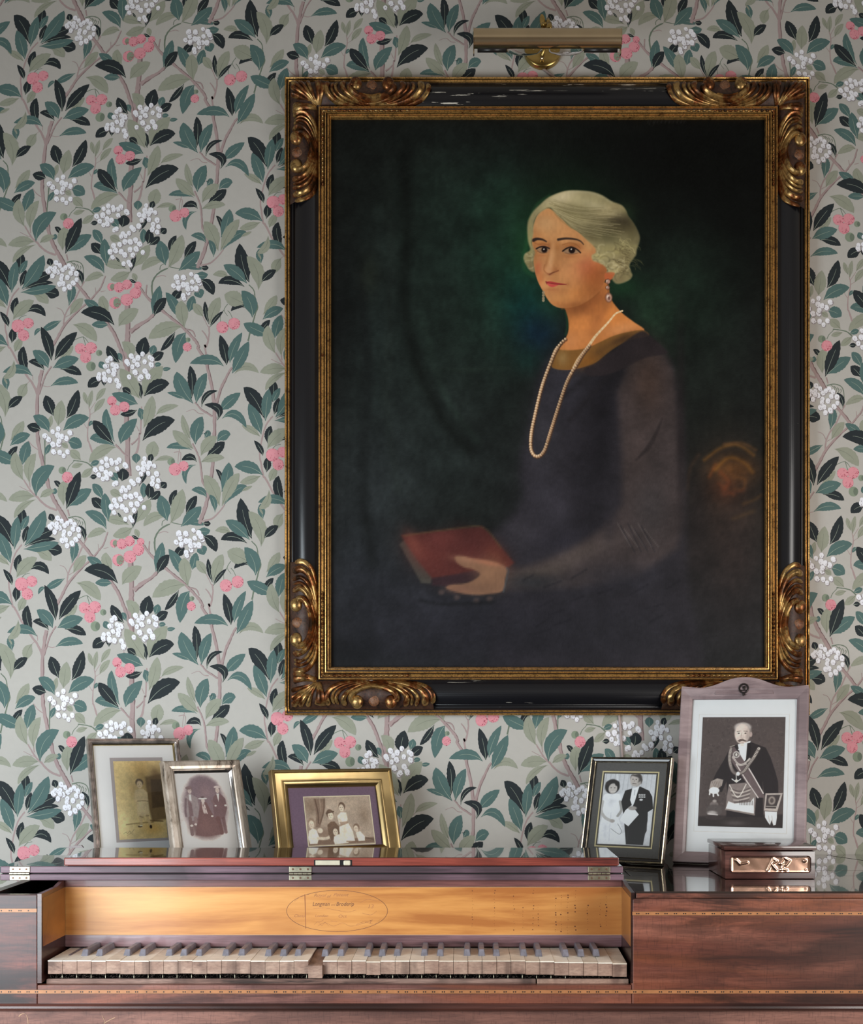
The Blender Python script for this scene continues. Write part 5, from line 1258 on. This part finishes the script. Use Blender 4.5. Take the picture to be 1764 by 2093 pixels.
for cx, cz, a in ((rx1-rr, rz1-rr, 0), (rx0+rr, rz1-rr, 90), (rx0+rr, rz0+rr, 180), (rx1-rr, rz0+rr, 270)):
    for k in range(7): t = math.radians(a+k*15); P.append((cx+rr*math.cos(t), cz+rr*math.sin(t)))
nP = len(P); cxm, czm = (rx0+rx1)/2, (rz0+rz1)/2; vs = []
for sc_, y in ((1.0, .0005), (1.0, -.0018), (.985, -.0026), (.965, -.0018), (.95, -.0006)):
    vs += [(cxm+(x-cxm)*(1-(1-sc_)*.5), by0+.001+y, czm+(z-czm)*(1-(1-sc_)*2.2)) for x, z in P]
mb.add(vs, [(j*nP+i, j*nP+(i+1)%nP, (j+1)*nP+(i+1)%nP, (j+1)*nP+i) for j in range(4) for i in range(nP)]); mb.obj('plate_surround', M_rose, box, 'auto', Ob)
def strokes_height(x, z):     # embossed letters, in plate units (x 0..1, z 0..1 upwards)
    h = 0
    L1 = [((.46,.12),(.53,.88)), ((.53,.88),(.575,.72)), ((.575,.72),(.51,.52)), ((.51,.52),(.57,.16))]
    L2 = [((.62,.55),(.67,.95)), ((.67,.95),(.735,.75)), ((.735,.75),(.69,.45)), ((.69,.45),(.62,.55)), ((.66,.45),(.64,.18)), ((.64,.18),(.70,.12))]
    L3 = [((.06,.80),(.11,.52)), ((.11,.52),(.20,.62))]
    for (a, b) in L1+L2+L3:
        ax, ay, bx_, by_ = a[0]*4.4, a[1], b[0]*4.4, b[1]; px, pz = x*4.4, z; ex, ey = bx_-ax, by_-ay
        t = max(0, min(1, ((px-ax)*ex+(pz-ay)*ey)/(ex*ex+ey*ey))); d = math.hypot(px-ax-t*ex, pz-ay-t*ey)
        h = max(h, math.exp(-(d/.07)**2))
    for cx, cz, q in ((.635,.16,.09), (.935,.74,.08), (.95,.15,.04)):
        d = math.hypot((x-cx)*4.4, z-cz); h = max(h, 1.3*math.exp(-(d/q)**2))
    return h
mb = MB(); NX, NZ = 150, 44; vs = []
for j in range(NZ+1):
    for i in range(NX+1):
        u, v = i/NX, j/NZ; e = min(u*4.4, (1-u)*4.4, v, 1-v)
        x = rx0+.002+(rx1-rx0-.004)*u; z = rz0+.002+(rz1-rz0-.004)*v
        und = .00014*math.sin(u*13+2*v)*math.sin(v*3+u*5)+.00003*math.sin(u*37+v*5)
        vs.append((x, by0+.001-.0006-.0018*strokes_height(u, v)-und*min(1, e*6)-.0008*math.exp(-(e/.06)**2), z))
mb.add(vs, [(j*(NX+1)+i, j*(NX+1)+i+1, (j+1)*(NX+1)+i+1, (j+1)*(NX+1)+i) for j in range(NZ) for i in range(NX)])
mb.obj('copper_plate', metal('polished_copper', (.80,.50,.37), .22, .2, 40, .02), box, True, Ob)

# ------------------------------------------------------------------ square piano
PO2 = Vector((.05, -.28, 0))
piano = empty('square_piano', 'antique mahogany square piano with its keyboard open, against the papered wall', 'piano', PO2)
def Pobj(mb, name, mat, parent=None, smooth=False): return mb.obj(name, mat, parent or piano, smooth, PO2 if parent is None or parent is piano else Vector(parent['o']) if 'o' in parent else PO2)
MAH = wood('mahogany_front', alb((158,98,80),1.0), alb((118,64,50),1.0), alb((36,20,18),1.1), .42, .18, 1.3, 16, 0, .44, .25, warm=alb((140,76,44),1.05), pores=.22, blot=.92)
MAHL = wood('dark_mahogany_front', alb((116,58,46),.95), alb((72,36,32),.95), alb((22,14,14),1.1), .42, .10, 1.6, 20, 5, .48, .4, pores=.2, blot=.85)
MAHR = wood('red_mahogany_rail', alb((158,112,102),.98), alb((124,82,74),.98), alb((58,32,30),1.0), .4, .2, 1.5, 30, 2, .44, .3, warm=alb((146,84,62),1.0), pores=.2, blot=.6)
MAHD = wood('dark_mahogany', alb((100,60,52),1.3), alb((76,42,38),1.3), alb((26,16,16),1.3), .3, .3, 1.2, 30, 7)
MAHT = wood('french_polished_top', alb((62,44,38),1.3), alb((42,30,27),1.3), alb((20,14,14),1.3), .12, 1.0, 1.0, 10, 4, coatr=.02)
PURP = wood('weathered_purple_edge', alb((120,92,104),.98), alb((96,70,82),.98), alb((50,36,42),1.0), .55, .1, 2, 40, 6)
REDM = wood('red_mahogany_edge', alb((156,76,62),.95), alb((130,58,48),.95), alb((66,28,26),1.0), .35, .3, 2, 50, 8)
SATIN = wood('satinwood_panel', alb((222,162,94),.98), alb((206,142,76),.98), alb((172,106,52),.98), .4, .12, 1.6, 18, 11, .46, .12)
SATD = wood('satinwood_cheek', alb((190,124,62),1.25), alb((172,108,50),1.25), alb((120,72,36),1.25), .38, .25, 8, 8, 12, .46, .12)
BRS = metal('dull_brass_hinge', (.52,.48,.36), .38, .4, 60)
IVO = flat('aged_ivory', alb((212,203,190),.72), .4, var=.10, vs=45); IVO2 = flat('grubby_ivory', alb((196,184,168),.74), .45, var=.14, vs=60)
KEYW = wood('keyfront_wood', alb((180,150,132),1.0), alb((156,124,108),1.0), alb((100,76,66),1.0), .7, 0, 14, 30, 3)
EBO = flat('worn_ebony', alb((112,108,116),.85), .42, var=.25, vs=90)
LEDGE = wood('dusty_ledge', alb((150,122,110),.9), alb((116,88,78),.9), alb((50,38,34),1.3), .85, 0, 5, 60, 3)
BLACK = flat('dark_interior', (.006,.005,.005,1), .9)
DF = 1.93; YF = DF-2.5; XL, XR = -.785, .885
KX0, KX1 = -.668, .2625             # inner faces of the cheeks
YN = 2.045-2.5                      # name board plane
zt = TOPZ
# main body: bottom board, back, ends, spine
mb = MB(); mb.box(XL, XR, YF+.004, -.012, .655, .668); mb.box(XL, XR, -.030, -.012, .668, zt-.012); mb.box(XL, XL+.016, YF+.012, -.030, .668, zt-.012); mb.box(XR-.016, XR, YF+.012, -.030, .668, zt-.012)
Pobj(mb, 'case_body', MAHD)
# fronts
zi0 = .697
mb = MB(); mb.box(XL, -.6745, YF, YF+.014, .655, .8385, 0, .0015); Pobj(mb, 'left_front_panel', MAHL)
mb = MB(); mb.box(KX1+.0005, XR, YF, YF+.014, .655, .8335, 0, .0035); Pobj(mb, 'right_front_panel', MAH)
mb = MB(); mb.box(-.6743, KX1+.0003, YF+.0002, YF+.014, .655, .6955, 0, .0008); Pobj(mb, 'lower_front_rail', MAHR)
# string inlay lines with dark dashes
INL = flat('boxwood_inlay', alb((186,126,82),1.2), .4, var=.15); DASH = flat('ebony_dash', (.02,.013,.01,1), .5)
def inlay(xa, xb, z, hgt=.0058):
    mb = MB(); mb.box(xa, xb, YF-.00025, YF+.002, z-hgt/2, z+hgt/2, 0)
    x = xa+.006
    while x < xb-.008:
        for q in (0, .0032): 
            if random.random() < .88: mb.box(x+q, x+q+.0019, YF-.0004, YF+.001, z-.0012, z+.0008, 1)
        x += .0145+random.uniform(-.0012, .0012)
    mb.box(xa, xb, YF-.0003, YF+.001, z+hgt/2, z+hgt/2+.0004, 1); mb.box(xa, xb, YF-.0003, YF+.001, z-hgt/2-.0004, z-hgt/2, 1)
    Pobj(mb, 'string_inlay', [INL, DASH])
zz = lambda py: CAMZ+(VY-py)*DF/F
inlay(XL+.001, -.6755, zz(1861)); inlay(KX1+.002, XR-.001, zz(1867)); inlay(XL+.001, XR-.001, zz(2027))
mb = MB(); P = [(YF+.004, zz(2050)), (YF-.003, zz(2051)), (YF-.007, zz(2055)), (YF-.0085, zz(2059)), (YF-.007, zz(2063)), (YF-.002, zz(2066)), (YF+.004, zz(2066))]
mb.prism(P, 'x', XL-.004, XR+.004); Pobj(mb, 'base_moulding', MAHD, smooth=False)
# stand under the case
mb = MB(); mb.box(XL+.01, XR-.01, YF+.001, YF+.022, .565, .6545, 0, .001); mb.box(XL+.01, XR-.01, -.05, -.03, .565, .6545); mb.box(XL+.01, XL+.03, YF+.022, -.05, .565, .6545); mb.box(XR-.03, XR-.01, YF+.022, -.05, .565, .6545)
Pobj(mb, 'stand_rail', wood('stand_mahogany', alb((156,110,96),.95), alb((126,84,72),.95), alb((58,36,34),1.0), .55, .08, 1.4, 12, 14, pores=.3, blot=.4))
for x in (XL+.035, XR-.035):
    for y in (YF+.03, -.06):
        mb = MB(); vs = []
        for z, q in ((.0, .011), (.07, .012), (.08, .017), (.09, .013), (.56, .0225), (.6545, .0225)): vs += [(x-q, y-q, z), (x+q, y-q, z), (x+q, y+q, z), (x-q, y+q, z)]
        mb.add(vs, [(0,1,2,3), (20,21,22,23)]+[(i*4+k, i*4+(k+1)%4, (i+1)*4+(k+1)%4, (i+1)*4+k) for i in range(5) for k in range(4)]); Pobj(mb, 'leg', MAHD)
# tops
YA = 2.03-2.5; YB = 2.212-2.5      # folded leaves from YA back to YB
mb = MB(); mb.box(XL-.002, XR+.004, YB+.002, -.003, zt-.0115, zt, 0, .0012); Pobj(mb, 'rear_lid', MAHT)
ym = 2.136-2.5
mb = MB(); mb.box(.2905, XR+.004, ym+.0012, YB+.0014, zt-.0115, zt-.0002, 0, .0008); Pobj(mb, 'fixed_top', MAHT)
mb = MB(); mb.box(.2680, .2895, YF+.045, YB+.0014, zt-.0118, zt-.0008, 0, .0015); Pobj(mb, 'cheek_cap', MAHD)
mb = MB(); P = [(YF-.0005, zt-.0022), (YF+.0018, zt-.0002), (YF+.006, zt-.0002), (ym, zt-.0002), (ym, zt-.0115), (YF+.001, zt-.0115), (YF-.0022, zt-.0085), (YF-.0025, zt-.0045)]
mb.prism(P, 'x', .2695, XR+.004); Pobj(mb, 'front_flap', [MAHT])
mb = MB(); mb.box(.270, XR+.004, YF-.0030, YF+.0005, zt-.0108, zt-.0028, 0, .0014); Pobj(mb, 'flap_edge_moulding', MAH)
g1 = W(1702, 1744, 2.5); 
mb = MB(); a = Vector((.735, -.018)); b = Vector((.835, -.25)); d = (b-a).normalized(); nrm = Vector((-d.y, d.x))*.0008
mb.prism([tuple(a+nrm), tuple(b+nrm), tuple(b-nrm), tuple(a-nrm)], 'z', zt-.001, zt+.0003); Pobj(mb, 'lid_joint', BLACK)
# folded lid leaves
ZA0, ZA1, ZB0, ZB1, ZC0, ZC1 = .8485, .8592, .8606, .8722, .8730, .8868
XA0, XA1 = -.7715, .2640
def leafboard(name, x0, x1, y0, y1, z0, z1, edge, bev=.0016):
    mb = MB(); mb.box(x0, x1, y0, y1, z0, z1, 0, bev); o = Pobj(mb, name, [edge, MAHT])
    for p in o.data.polygons:
        if p.normal.z > .6: p.material_index = 1
    return o
leafboard('lower_lid_leaf', XA0, XA1, YA, YB, ZA0, ZA1, PURP); leafboard('middle_lid_leaf', XA0, XA1-.001, YA+.001, YB-.001, ZB0, ZB1, PURP)
leafboard('upper_lid_leaf', -.6650, .2560, YA-.002, 2.20-2.5, ZC0, ZC1, REDM, .002)
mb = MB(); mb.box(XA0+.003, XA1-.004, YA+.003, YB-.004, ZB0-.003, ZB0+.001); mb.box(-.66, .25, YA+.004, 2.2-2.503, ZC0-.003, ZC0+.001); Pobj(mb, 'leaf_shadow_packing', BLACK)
# riser between rear top and leaves
mb = MB(); mb.box(XA0+.002, XA1, YB-.012, YB+.0015, zt-.012, ZA0+.0005); Pobj(mb, 'lid_batten', MAHD)
# knuckle hinges
for px0, px1 in ((20, 61), (591, 637), (1202, 1247)):
    x0, x1 = W(px0,0,2.03).x, W(px1,0,2.03).x; mb = MB(); y = YA-.0006
    mb.box(x0, x1, y, YA+.004, ZB0+.0022, ZB1-.0008, 0, .0003); mb.box(x0, x1, y, YA+.004, ZA0+.0008, ZA1-.0022, 0, .0003)
    for k in range(5):
        a = x0+(x1-x0)*k/5+.0003; b = x0+(x1-x0)*(k+1)/5-.0003; mb.tube([(a, YA-.0014, ZB0-.0007), (b, YA-.0014, ZB0-.0007)], .0022, 10)
    h = Pobj(mb, 'brass_hinge', BRS)
    for k in range(3):
        for z in ((ZB0+ZB1)/2+.001, (ZA0+ZA1)/2-.001):
            m2 = MB(); x = x0+(x1-x0)*(k+.5)/3; m2.lathe([(0,-.0005),(.0017,-.0004),(.002,.0004)], (x, y, z), 'y', 12); m2.box(x-.0016, x+.0016, y-.0008, y, z-.0002, z+.0002)
            m2.obj('hinge_screw', flat('rusty_screw', (.16,.09,.06,1), .5, .5), h, False, PO2)
# ivory lock pieces let into the front edge of the upper leaf
yc_ = YA-.0028
mb = MB(); mb.box(W(642,0,2.03).x, W(720,0,2.03).x, YA-.0024, YA+.002, ZC0+.0004, ZC1-.004, 0, .0005); Pobj(mb, 'lock_recess', BLACK)
mb = MB(); mb.box(W(645,0,2.03).x, W(695,0,2.03).x, yc_, YA, ZC0+.0012, ZC1-.0046, 0, .0006); Pobj(mb, 'ivory_slip', flat('yellowed_bone', alb((218,210,186),1.3), .4))
mb = MB(); mb.box(W(702,0,2.03).x, W(717,0,2.03).x, yc_-.001, YA, ZC0+.0006, ZC1-.0044, 0, .0022); Pobj(mb, 'ivory_knob', flat('yellowed_bone_knob', alb((222,214,190),1.3), .4))
mb = MB(); mb.prism([(W(135,0,2.2).x, 0), (W(172,0,2.2).x, .0), (W(168,0,2.2).x, .0045), (W(150,0,2.2).x, .0035)], 'y', -.305, -.3)
mb.v = [(v[0], v[1], v[2]+ZC1) for v in mb.v]; Pobj(mb, 'lid_end_sliver', MAHD)
# name board
zn = lambda py: CAMZ+(VY-py)*2.045/F
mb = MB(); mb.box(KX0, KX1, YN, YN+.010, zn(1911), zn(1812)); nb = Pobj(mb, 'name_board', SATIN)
mb = MB(); mb.box(KX0, KX1, YN-.0035, YN+.012, zn(1812), ZA0-.0004, 0, .0008); Pobj(mb, 'name_board_cap', wood('cap_mahogany', alb((132,84,80),1.0), alb((106,64,62),1.0), alb((52,32,34),1.0), .4, .2, 2, 40, 5))
mb = MB(); mb.box(KX0, KX1, YN-.0012, YN+.012, zn(1935), zn(1911), 0, .0006); Pobj(mb, 'name_board_rail', wood('rail_mahogany', alb((144,112,116),.9), alb((116,84,88),.9), alb((66,46,50),1.0), .3, .4, 2, 40, 9))
mb = MB(); mb.box(KX0, KX1, YN-.0009, YN, zn(1911.6), zn(1910.2)); mb.box(KX0, KX1, YN-.0009, YN, zn(1813.6), zn(1812.4)); Pobj(mb, 'pale_edge_line', flat('pale_line', alb((226,186,140),1.3), .5))
# oval cartouche and lettering on the name board
INK = flat('faded_ink', alb((104,60,48),1.2), .6, var=.2); INK2 = flat('faint_ink', alb((168,108,66),1.0), .6, var=.2)
cx, cz = W(689,0,2.045).x, zn(1862); ax_, az_ = 103.5*2.045/F, 42.5*2.045/F; mb = MB(); vs = []; T = 96
for k in range(T):
    a = 2*PI*k/T
    for q in (0, .0007): vs.append((cx+(ax_-q)*math.cos(a), YN-.0001, cz+(az_-q)*math.sin(a)))
mb.add(vs, [(2*k, 2*k+1, (2*k+3) % (2*T), (2*k+2) % (2*T)) for k in range(T)]); mb.obj('cartouche_line', INK, nb, False, PO2)
def text(s, px, py, size, mat, shear=.3, sx=1.0):
    c = bpy.data.curves.new('t', 'FONT'); c.body = s; c.size = size; c.shear = shear; c.align_x = 'CENTER'; c.align_y = 'CENTER'; c.fill_mode = 'FRONT'
    o = bpy.data.objects.new('t', c); COL.objects.link(o); bpy.context.view_layer.update()
    dg = bpy.context.evaluated_depsgraph_get(); m = bpy.data.meshes.new_from_object(o.evaluated_get(dg))
    bpy.data.objects.remove(o); p = W(px, py, 2.045)
    for v in m.vertices: v.co = (v.co.x*sx+p.x-PO2.x, YN-.00012-PO2.y, v.co.y+p.z-PO2.z)
    m.materials.clear(); m.materials.append(mat); q = bpy.data.objects.new('lettering', m); COL.objects.link(q); q.parent = nb
text('Longman', 656, 1848, .0092, INK, .25, .85); text('and', 681, 1849, .006, INK2, .2, .8); text('Broderip', 705, 1848, .0092, INK, .25, .9)
text('Royal', 653, 1830, .0075, INK2, .4, 1.2); text('of', 671, 1832, .007, INK2, .4, 1.1); text('Patent', 696, 1829, .0075, INK2, .4, 1.3)
text('Cheap', 612, 1872, .0065, INK2, .3, 1.1); text('London', 657, 1872, .006, INK2, .3, 1.2); text('Oct', 700, 1873, .0075, INK2, .1, 1.2); text('13', 757, 1853, .009, INK2, .2, 1.2); text('y', 758, 1882, .008, INK2, .1, 1.2)
mb = MB()
def scr(pts, wd=.00035):
    P = catmull(pts, 5); v = []
    for i, q in enumerate(P):
        a = W(q[0], q[1], 2.045); v += [(a.x, YN-.00012, a.z+wd*(.4+.6*abs(math.sin(i*1.3)))), (a.x, YN-.00012, a.z-wd*(.4+.6*abs(math.sin(i*1.3))))]
    mb.add(v, [(2*i, 2*i+1, 2*i+3, 2*i+2) for i in range(len(P)-1)])
scr([(640,1857),(665,1856),(690,1861),(712,1864),(728,1860)]); scr([(602,1843),(615,1832),(632,1828)]); scr([(735,1846),(752,1838),(770,1842)]); scr([(740,1866),(758,1870),(770,1862)]); scr([(650,1892),(665,1886),(682,1893),(700,1886),(716,1893),(740,1888),(762,1880)])
scr([(642,1890),(650,1884),(658,1892),(664,1885),(672,1893)]); scr([(728,1890),(745,1884),(765,1889),(778,1878)]); scr([(652,1885),(662,1880)]); scr([(676,1882),(690,1884)])
mb.obj('flourish', INK2, nb, False, PO2)
# water stain with streaks, dark worm holes: marks of their own
mb = MB(); rs = random.Random(4)
a = W(623,1828,2.045); b = W(625,1898,2.045); mb.add([(a.x-.0007,YN-.0001,a.z),(a.x+.0009,YN-.0001,a.z),(b.x+.0005,YN-.0001,b.z),(b.x-.0005,YN-.0001,b.z)], [(0,1,2,3)]); mb.obj('brown_streak', flat('brown_stain', alb((168,100,58),1.3), .6), nb, False, PO2)
mb = MB()
for col_x, n_, y0_, y1_ in ((966,12,1822,1900),(1011,14,1820,1905),(1050,14,1820,1908),(1069,10,1856,1900),(1090,14,1820,1906),(1101,8,1850,1898),(1136,16,1830,1910),(1147,16,1830,1908),(1160,16,1830,1912),(1176,12,1820,1908),(1201,10,1850,1905),(1227,10,1840,1900),(1239,12,1826,1896)):
    for k in range(n_):
        q = W(col_x+rs.uniform(-1.2,1.2), y0_+(y1_-y0_)*k/n_+rs.uniform(-1.5,1.5), 2.045); s_ = rs.choice((.0003,.0004,.0006,.0012)) if col_x > 1130 else rs.choice((.0003,.0003,.0005,.0009))
        vs = [(q.x+s_*math.cos(t), YN-.00015, q.z+s_*math.sin(t)) for t in [2*PI*i/6 for i in range(6)]]; mb.add(vs, [tuple(range(6))])
mb.obj('worm_holes', flat('worm_hole_dark', alb((110,56,34),1.3), .8), nb, False, PO2)
# cheeks
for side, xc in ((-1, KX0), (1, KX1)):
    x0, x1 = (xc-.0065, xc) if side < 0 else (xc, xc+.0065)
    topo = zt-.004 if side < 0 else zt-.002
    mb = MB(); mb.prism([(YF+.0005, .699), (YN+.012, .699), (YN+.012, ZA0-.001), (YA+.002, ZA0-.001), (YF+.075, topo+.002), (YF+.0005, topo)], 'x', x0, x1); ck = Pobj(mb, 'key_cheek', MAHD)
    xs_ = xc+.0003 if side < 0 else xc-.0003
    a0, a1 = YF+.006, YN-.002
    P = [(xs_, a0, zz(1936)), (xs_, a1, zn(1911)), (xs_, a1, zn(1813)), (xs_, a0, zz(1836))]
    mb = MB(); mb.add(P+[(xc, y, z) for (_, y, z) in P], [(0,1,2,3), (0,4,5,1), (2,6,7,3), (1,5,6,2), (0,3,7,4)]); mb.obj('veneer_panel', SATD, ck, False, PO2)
# left compartment
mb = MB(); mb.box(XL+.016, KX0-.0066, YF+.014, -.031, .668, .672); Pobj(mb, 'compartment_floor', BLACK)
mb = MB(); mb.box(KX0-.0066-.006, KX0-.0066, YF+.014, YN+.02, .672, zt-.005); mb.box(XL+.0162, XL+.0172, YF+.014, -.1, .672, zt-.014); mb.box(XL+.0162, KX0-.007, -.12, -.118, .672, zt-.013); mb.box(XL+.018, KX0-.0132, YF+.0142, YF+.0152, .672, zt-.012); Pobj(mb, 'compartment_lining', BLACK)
# key bed
mb = MB(); mb.box(KX0, KX1, YF+.0142, YN+.02, .668, .6945); Pobj(mb, 'key_bed', BLACK)
xj = W(1098,0,1.94).x
for a, b, c in ((KX0+.003, xj-.002, LEDGE), (xj, KX1-.002, KEYW)):
    mb = MB(); mb.box(a, b, YF+.0135, YF+.022, .6945, .7025, 0, .001); Pobj(mb, 'key_slip', c)
mb = MB()
for k in range(1500):
    x = random.uniform(KX0+.004, KX1-.004); y = random.uniform(YF+.020, YF+.034); z = .7015+random.uniform(0, .006); s_ = random.uniform(.0008, .0026); t = random.uniform(0, PI)
    mb.add([(x,y,z),(x+s_*math.cos(t),y,z+s_*math.sin(t)),(x+s_*math.cos(t),y+.0003,z+s_*math.sin(t)+.0005),(x,y+.0003,z+.0006)], [(0,1,2,3)])
o = Pobj(mb, 'key_cloth_fluff', flat('frayed_cloth', alb((96,84,76),1.3), .95)); o['kind'] = 'stuff'
# keys: naturals with ivory tops, sharps
YK = 1.937-2.5; YKB = YN+.006; zk = .7338; NK = 40
xk = lambda i: -.6602+.9168*(i+.012*math.sin(i*.5))/NK
rk = random.Random(11)
prevs = None
for i in range(NK):
    xa, xb = xk(i)+.0003, xk(i+1)-.0003; dz = rk.uniform(-.0006, .0004); dy = rk.uniform(-.0008, .0008)
    if i == 18: dz, dy = -.0058, -.006
    if i == 22: dz = -.0018
    if i >= 33: dz -= .0006*(i-32)
    ztop = zk+dz; base = ztop-.0215
    lift = 0
    ys = YK+dy
    mb = MB(); vs = [(xa,ys,base),(xb,ys,base),(xb,YKB,zk-.0205),(xa,YKB,zk-.0205),(xa,ys,ztop-.0016),(xb,ys,ztop-.0016),(xb,YKB,zk-.0016),(xa,YKB,zk-.0016)]
    mb.add(vs, [(0,3,2,1),(4,5,6,7),(0,1,5,4),(1,2,6,5),(2,3,7,6),(3,0,4,7)]); kb = Pobj(mb, 'natural_key', KEYW)
    if i != 18:
        j = rk.uniform(.038, .042); mb = MB()
        y1_ = ys+j
        zf = lambda y: ztop+(zk-ztop)*(y-ys)/(YKB-ys)
        for (ya, yb) in ((ys-.0012, y1_-.0003), (y1_, YKB)):
            v = [(xa,ya,zf(ya)-.0016),(xb,ya,zf(ya)-.0016),(xb,yb,zf(yb)-.0016),(xa,yb,zf(yb)-.0016),(xa,ya,zf(ya)),(xb,ya,zf(ya)),(xb,yb,zf(yb)),(xa,yb,zf(yb))]
            mb.add(v, [(0,3,2,1),(4,5,6,7),(0,1,5,4),(1,2,6,5),(2,3,7,6),(3,0,4,7)])
        mb.obj('ivory_top', IVO if rk.random() < .6 else IVO2, kb, False, PO2)
    # guide pin below the front
    if i < 36 and i != 18:
        m2 = MB(); m2.tube([(xb-.004, ys+.012, .6945), (xb-.004, ys+.012, base+.001)], .0007, 6); m2.obj('guide_pin', BRS, kb, True, PO2)
for i in range(39):
    if i % 7 in (3, 6): continue
    off = {0:-.0015, 1:0, 2:.0015, 4:-.0012, 5:.0012}[i % 7]
    xm = xk(i+1)+off+rk.uniform(-.0008, .0008); hw, ht = .0056, .0040; y0_, y1_ = YK+.036+rk.uniform(-.002,.002), YKB-.001
    tall = .0105 if i else .0015
    z0_, z1_ = zk-.001, zk+tall-.001; sk_ = rk.uniform(-.0008, .0008)
    if i == 0: hw, ht = .0035, .0030
    mb = MB(); v = [(xm-hw,y0_,z0_),(xm+hw,y0_,z0_),(xm+hw+sk_,y1_,z0_),(xm-hw+sk_,y1_,z0_),(xm-ht,y0_+.0075,z1_),(xm+ht,y0_+.0075,z1_),(xm+ht+sk_,y1_,z1_),(xm-ht+sk_,y1_,z1_)]
    mb.add(v, [(0,3,2,1),(4,5,6,7),(0,1,5,4),(1,2,6,5),(2,3,7,6),(3,0,4,7)]); o = Pobj(mb, 'sharp_key', EBO)
    bm = bmesh.new(); bm.from_mesh(o.data); bmesh.ops.bevel(bm, geom=bm.edges[:], offset=.0006, segments=2, affect='EDGES'); bm.to_mesh(o.data); bm.free()
# pale marks scratched on the stand rail
mb = MB()
for pts in ([(38,2078),(44,2073),(52,2073),(56,2082),(57,2093)], [(208,2075),(212,2084),(214,2090)], [(212,2092),(224,2085),(235,2080)]):
    P = catmull(pts, 5); v = []
    for q in P: a = W(q[0], q[1], DF); v += [(a.x-.0006, YF+.0006, a.z+.0005), (a.x+.0006, YF+.0006, a.z-.0004)]
    mb.add(v, [(2*i, 2*i+1, 2*i+3, 2*i+2) for i in range(len(P)-1)])
Pobj(mb, 'pale_scratches', flat('pale_scratch', alb((190,150,120),1.2), .7))
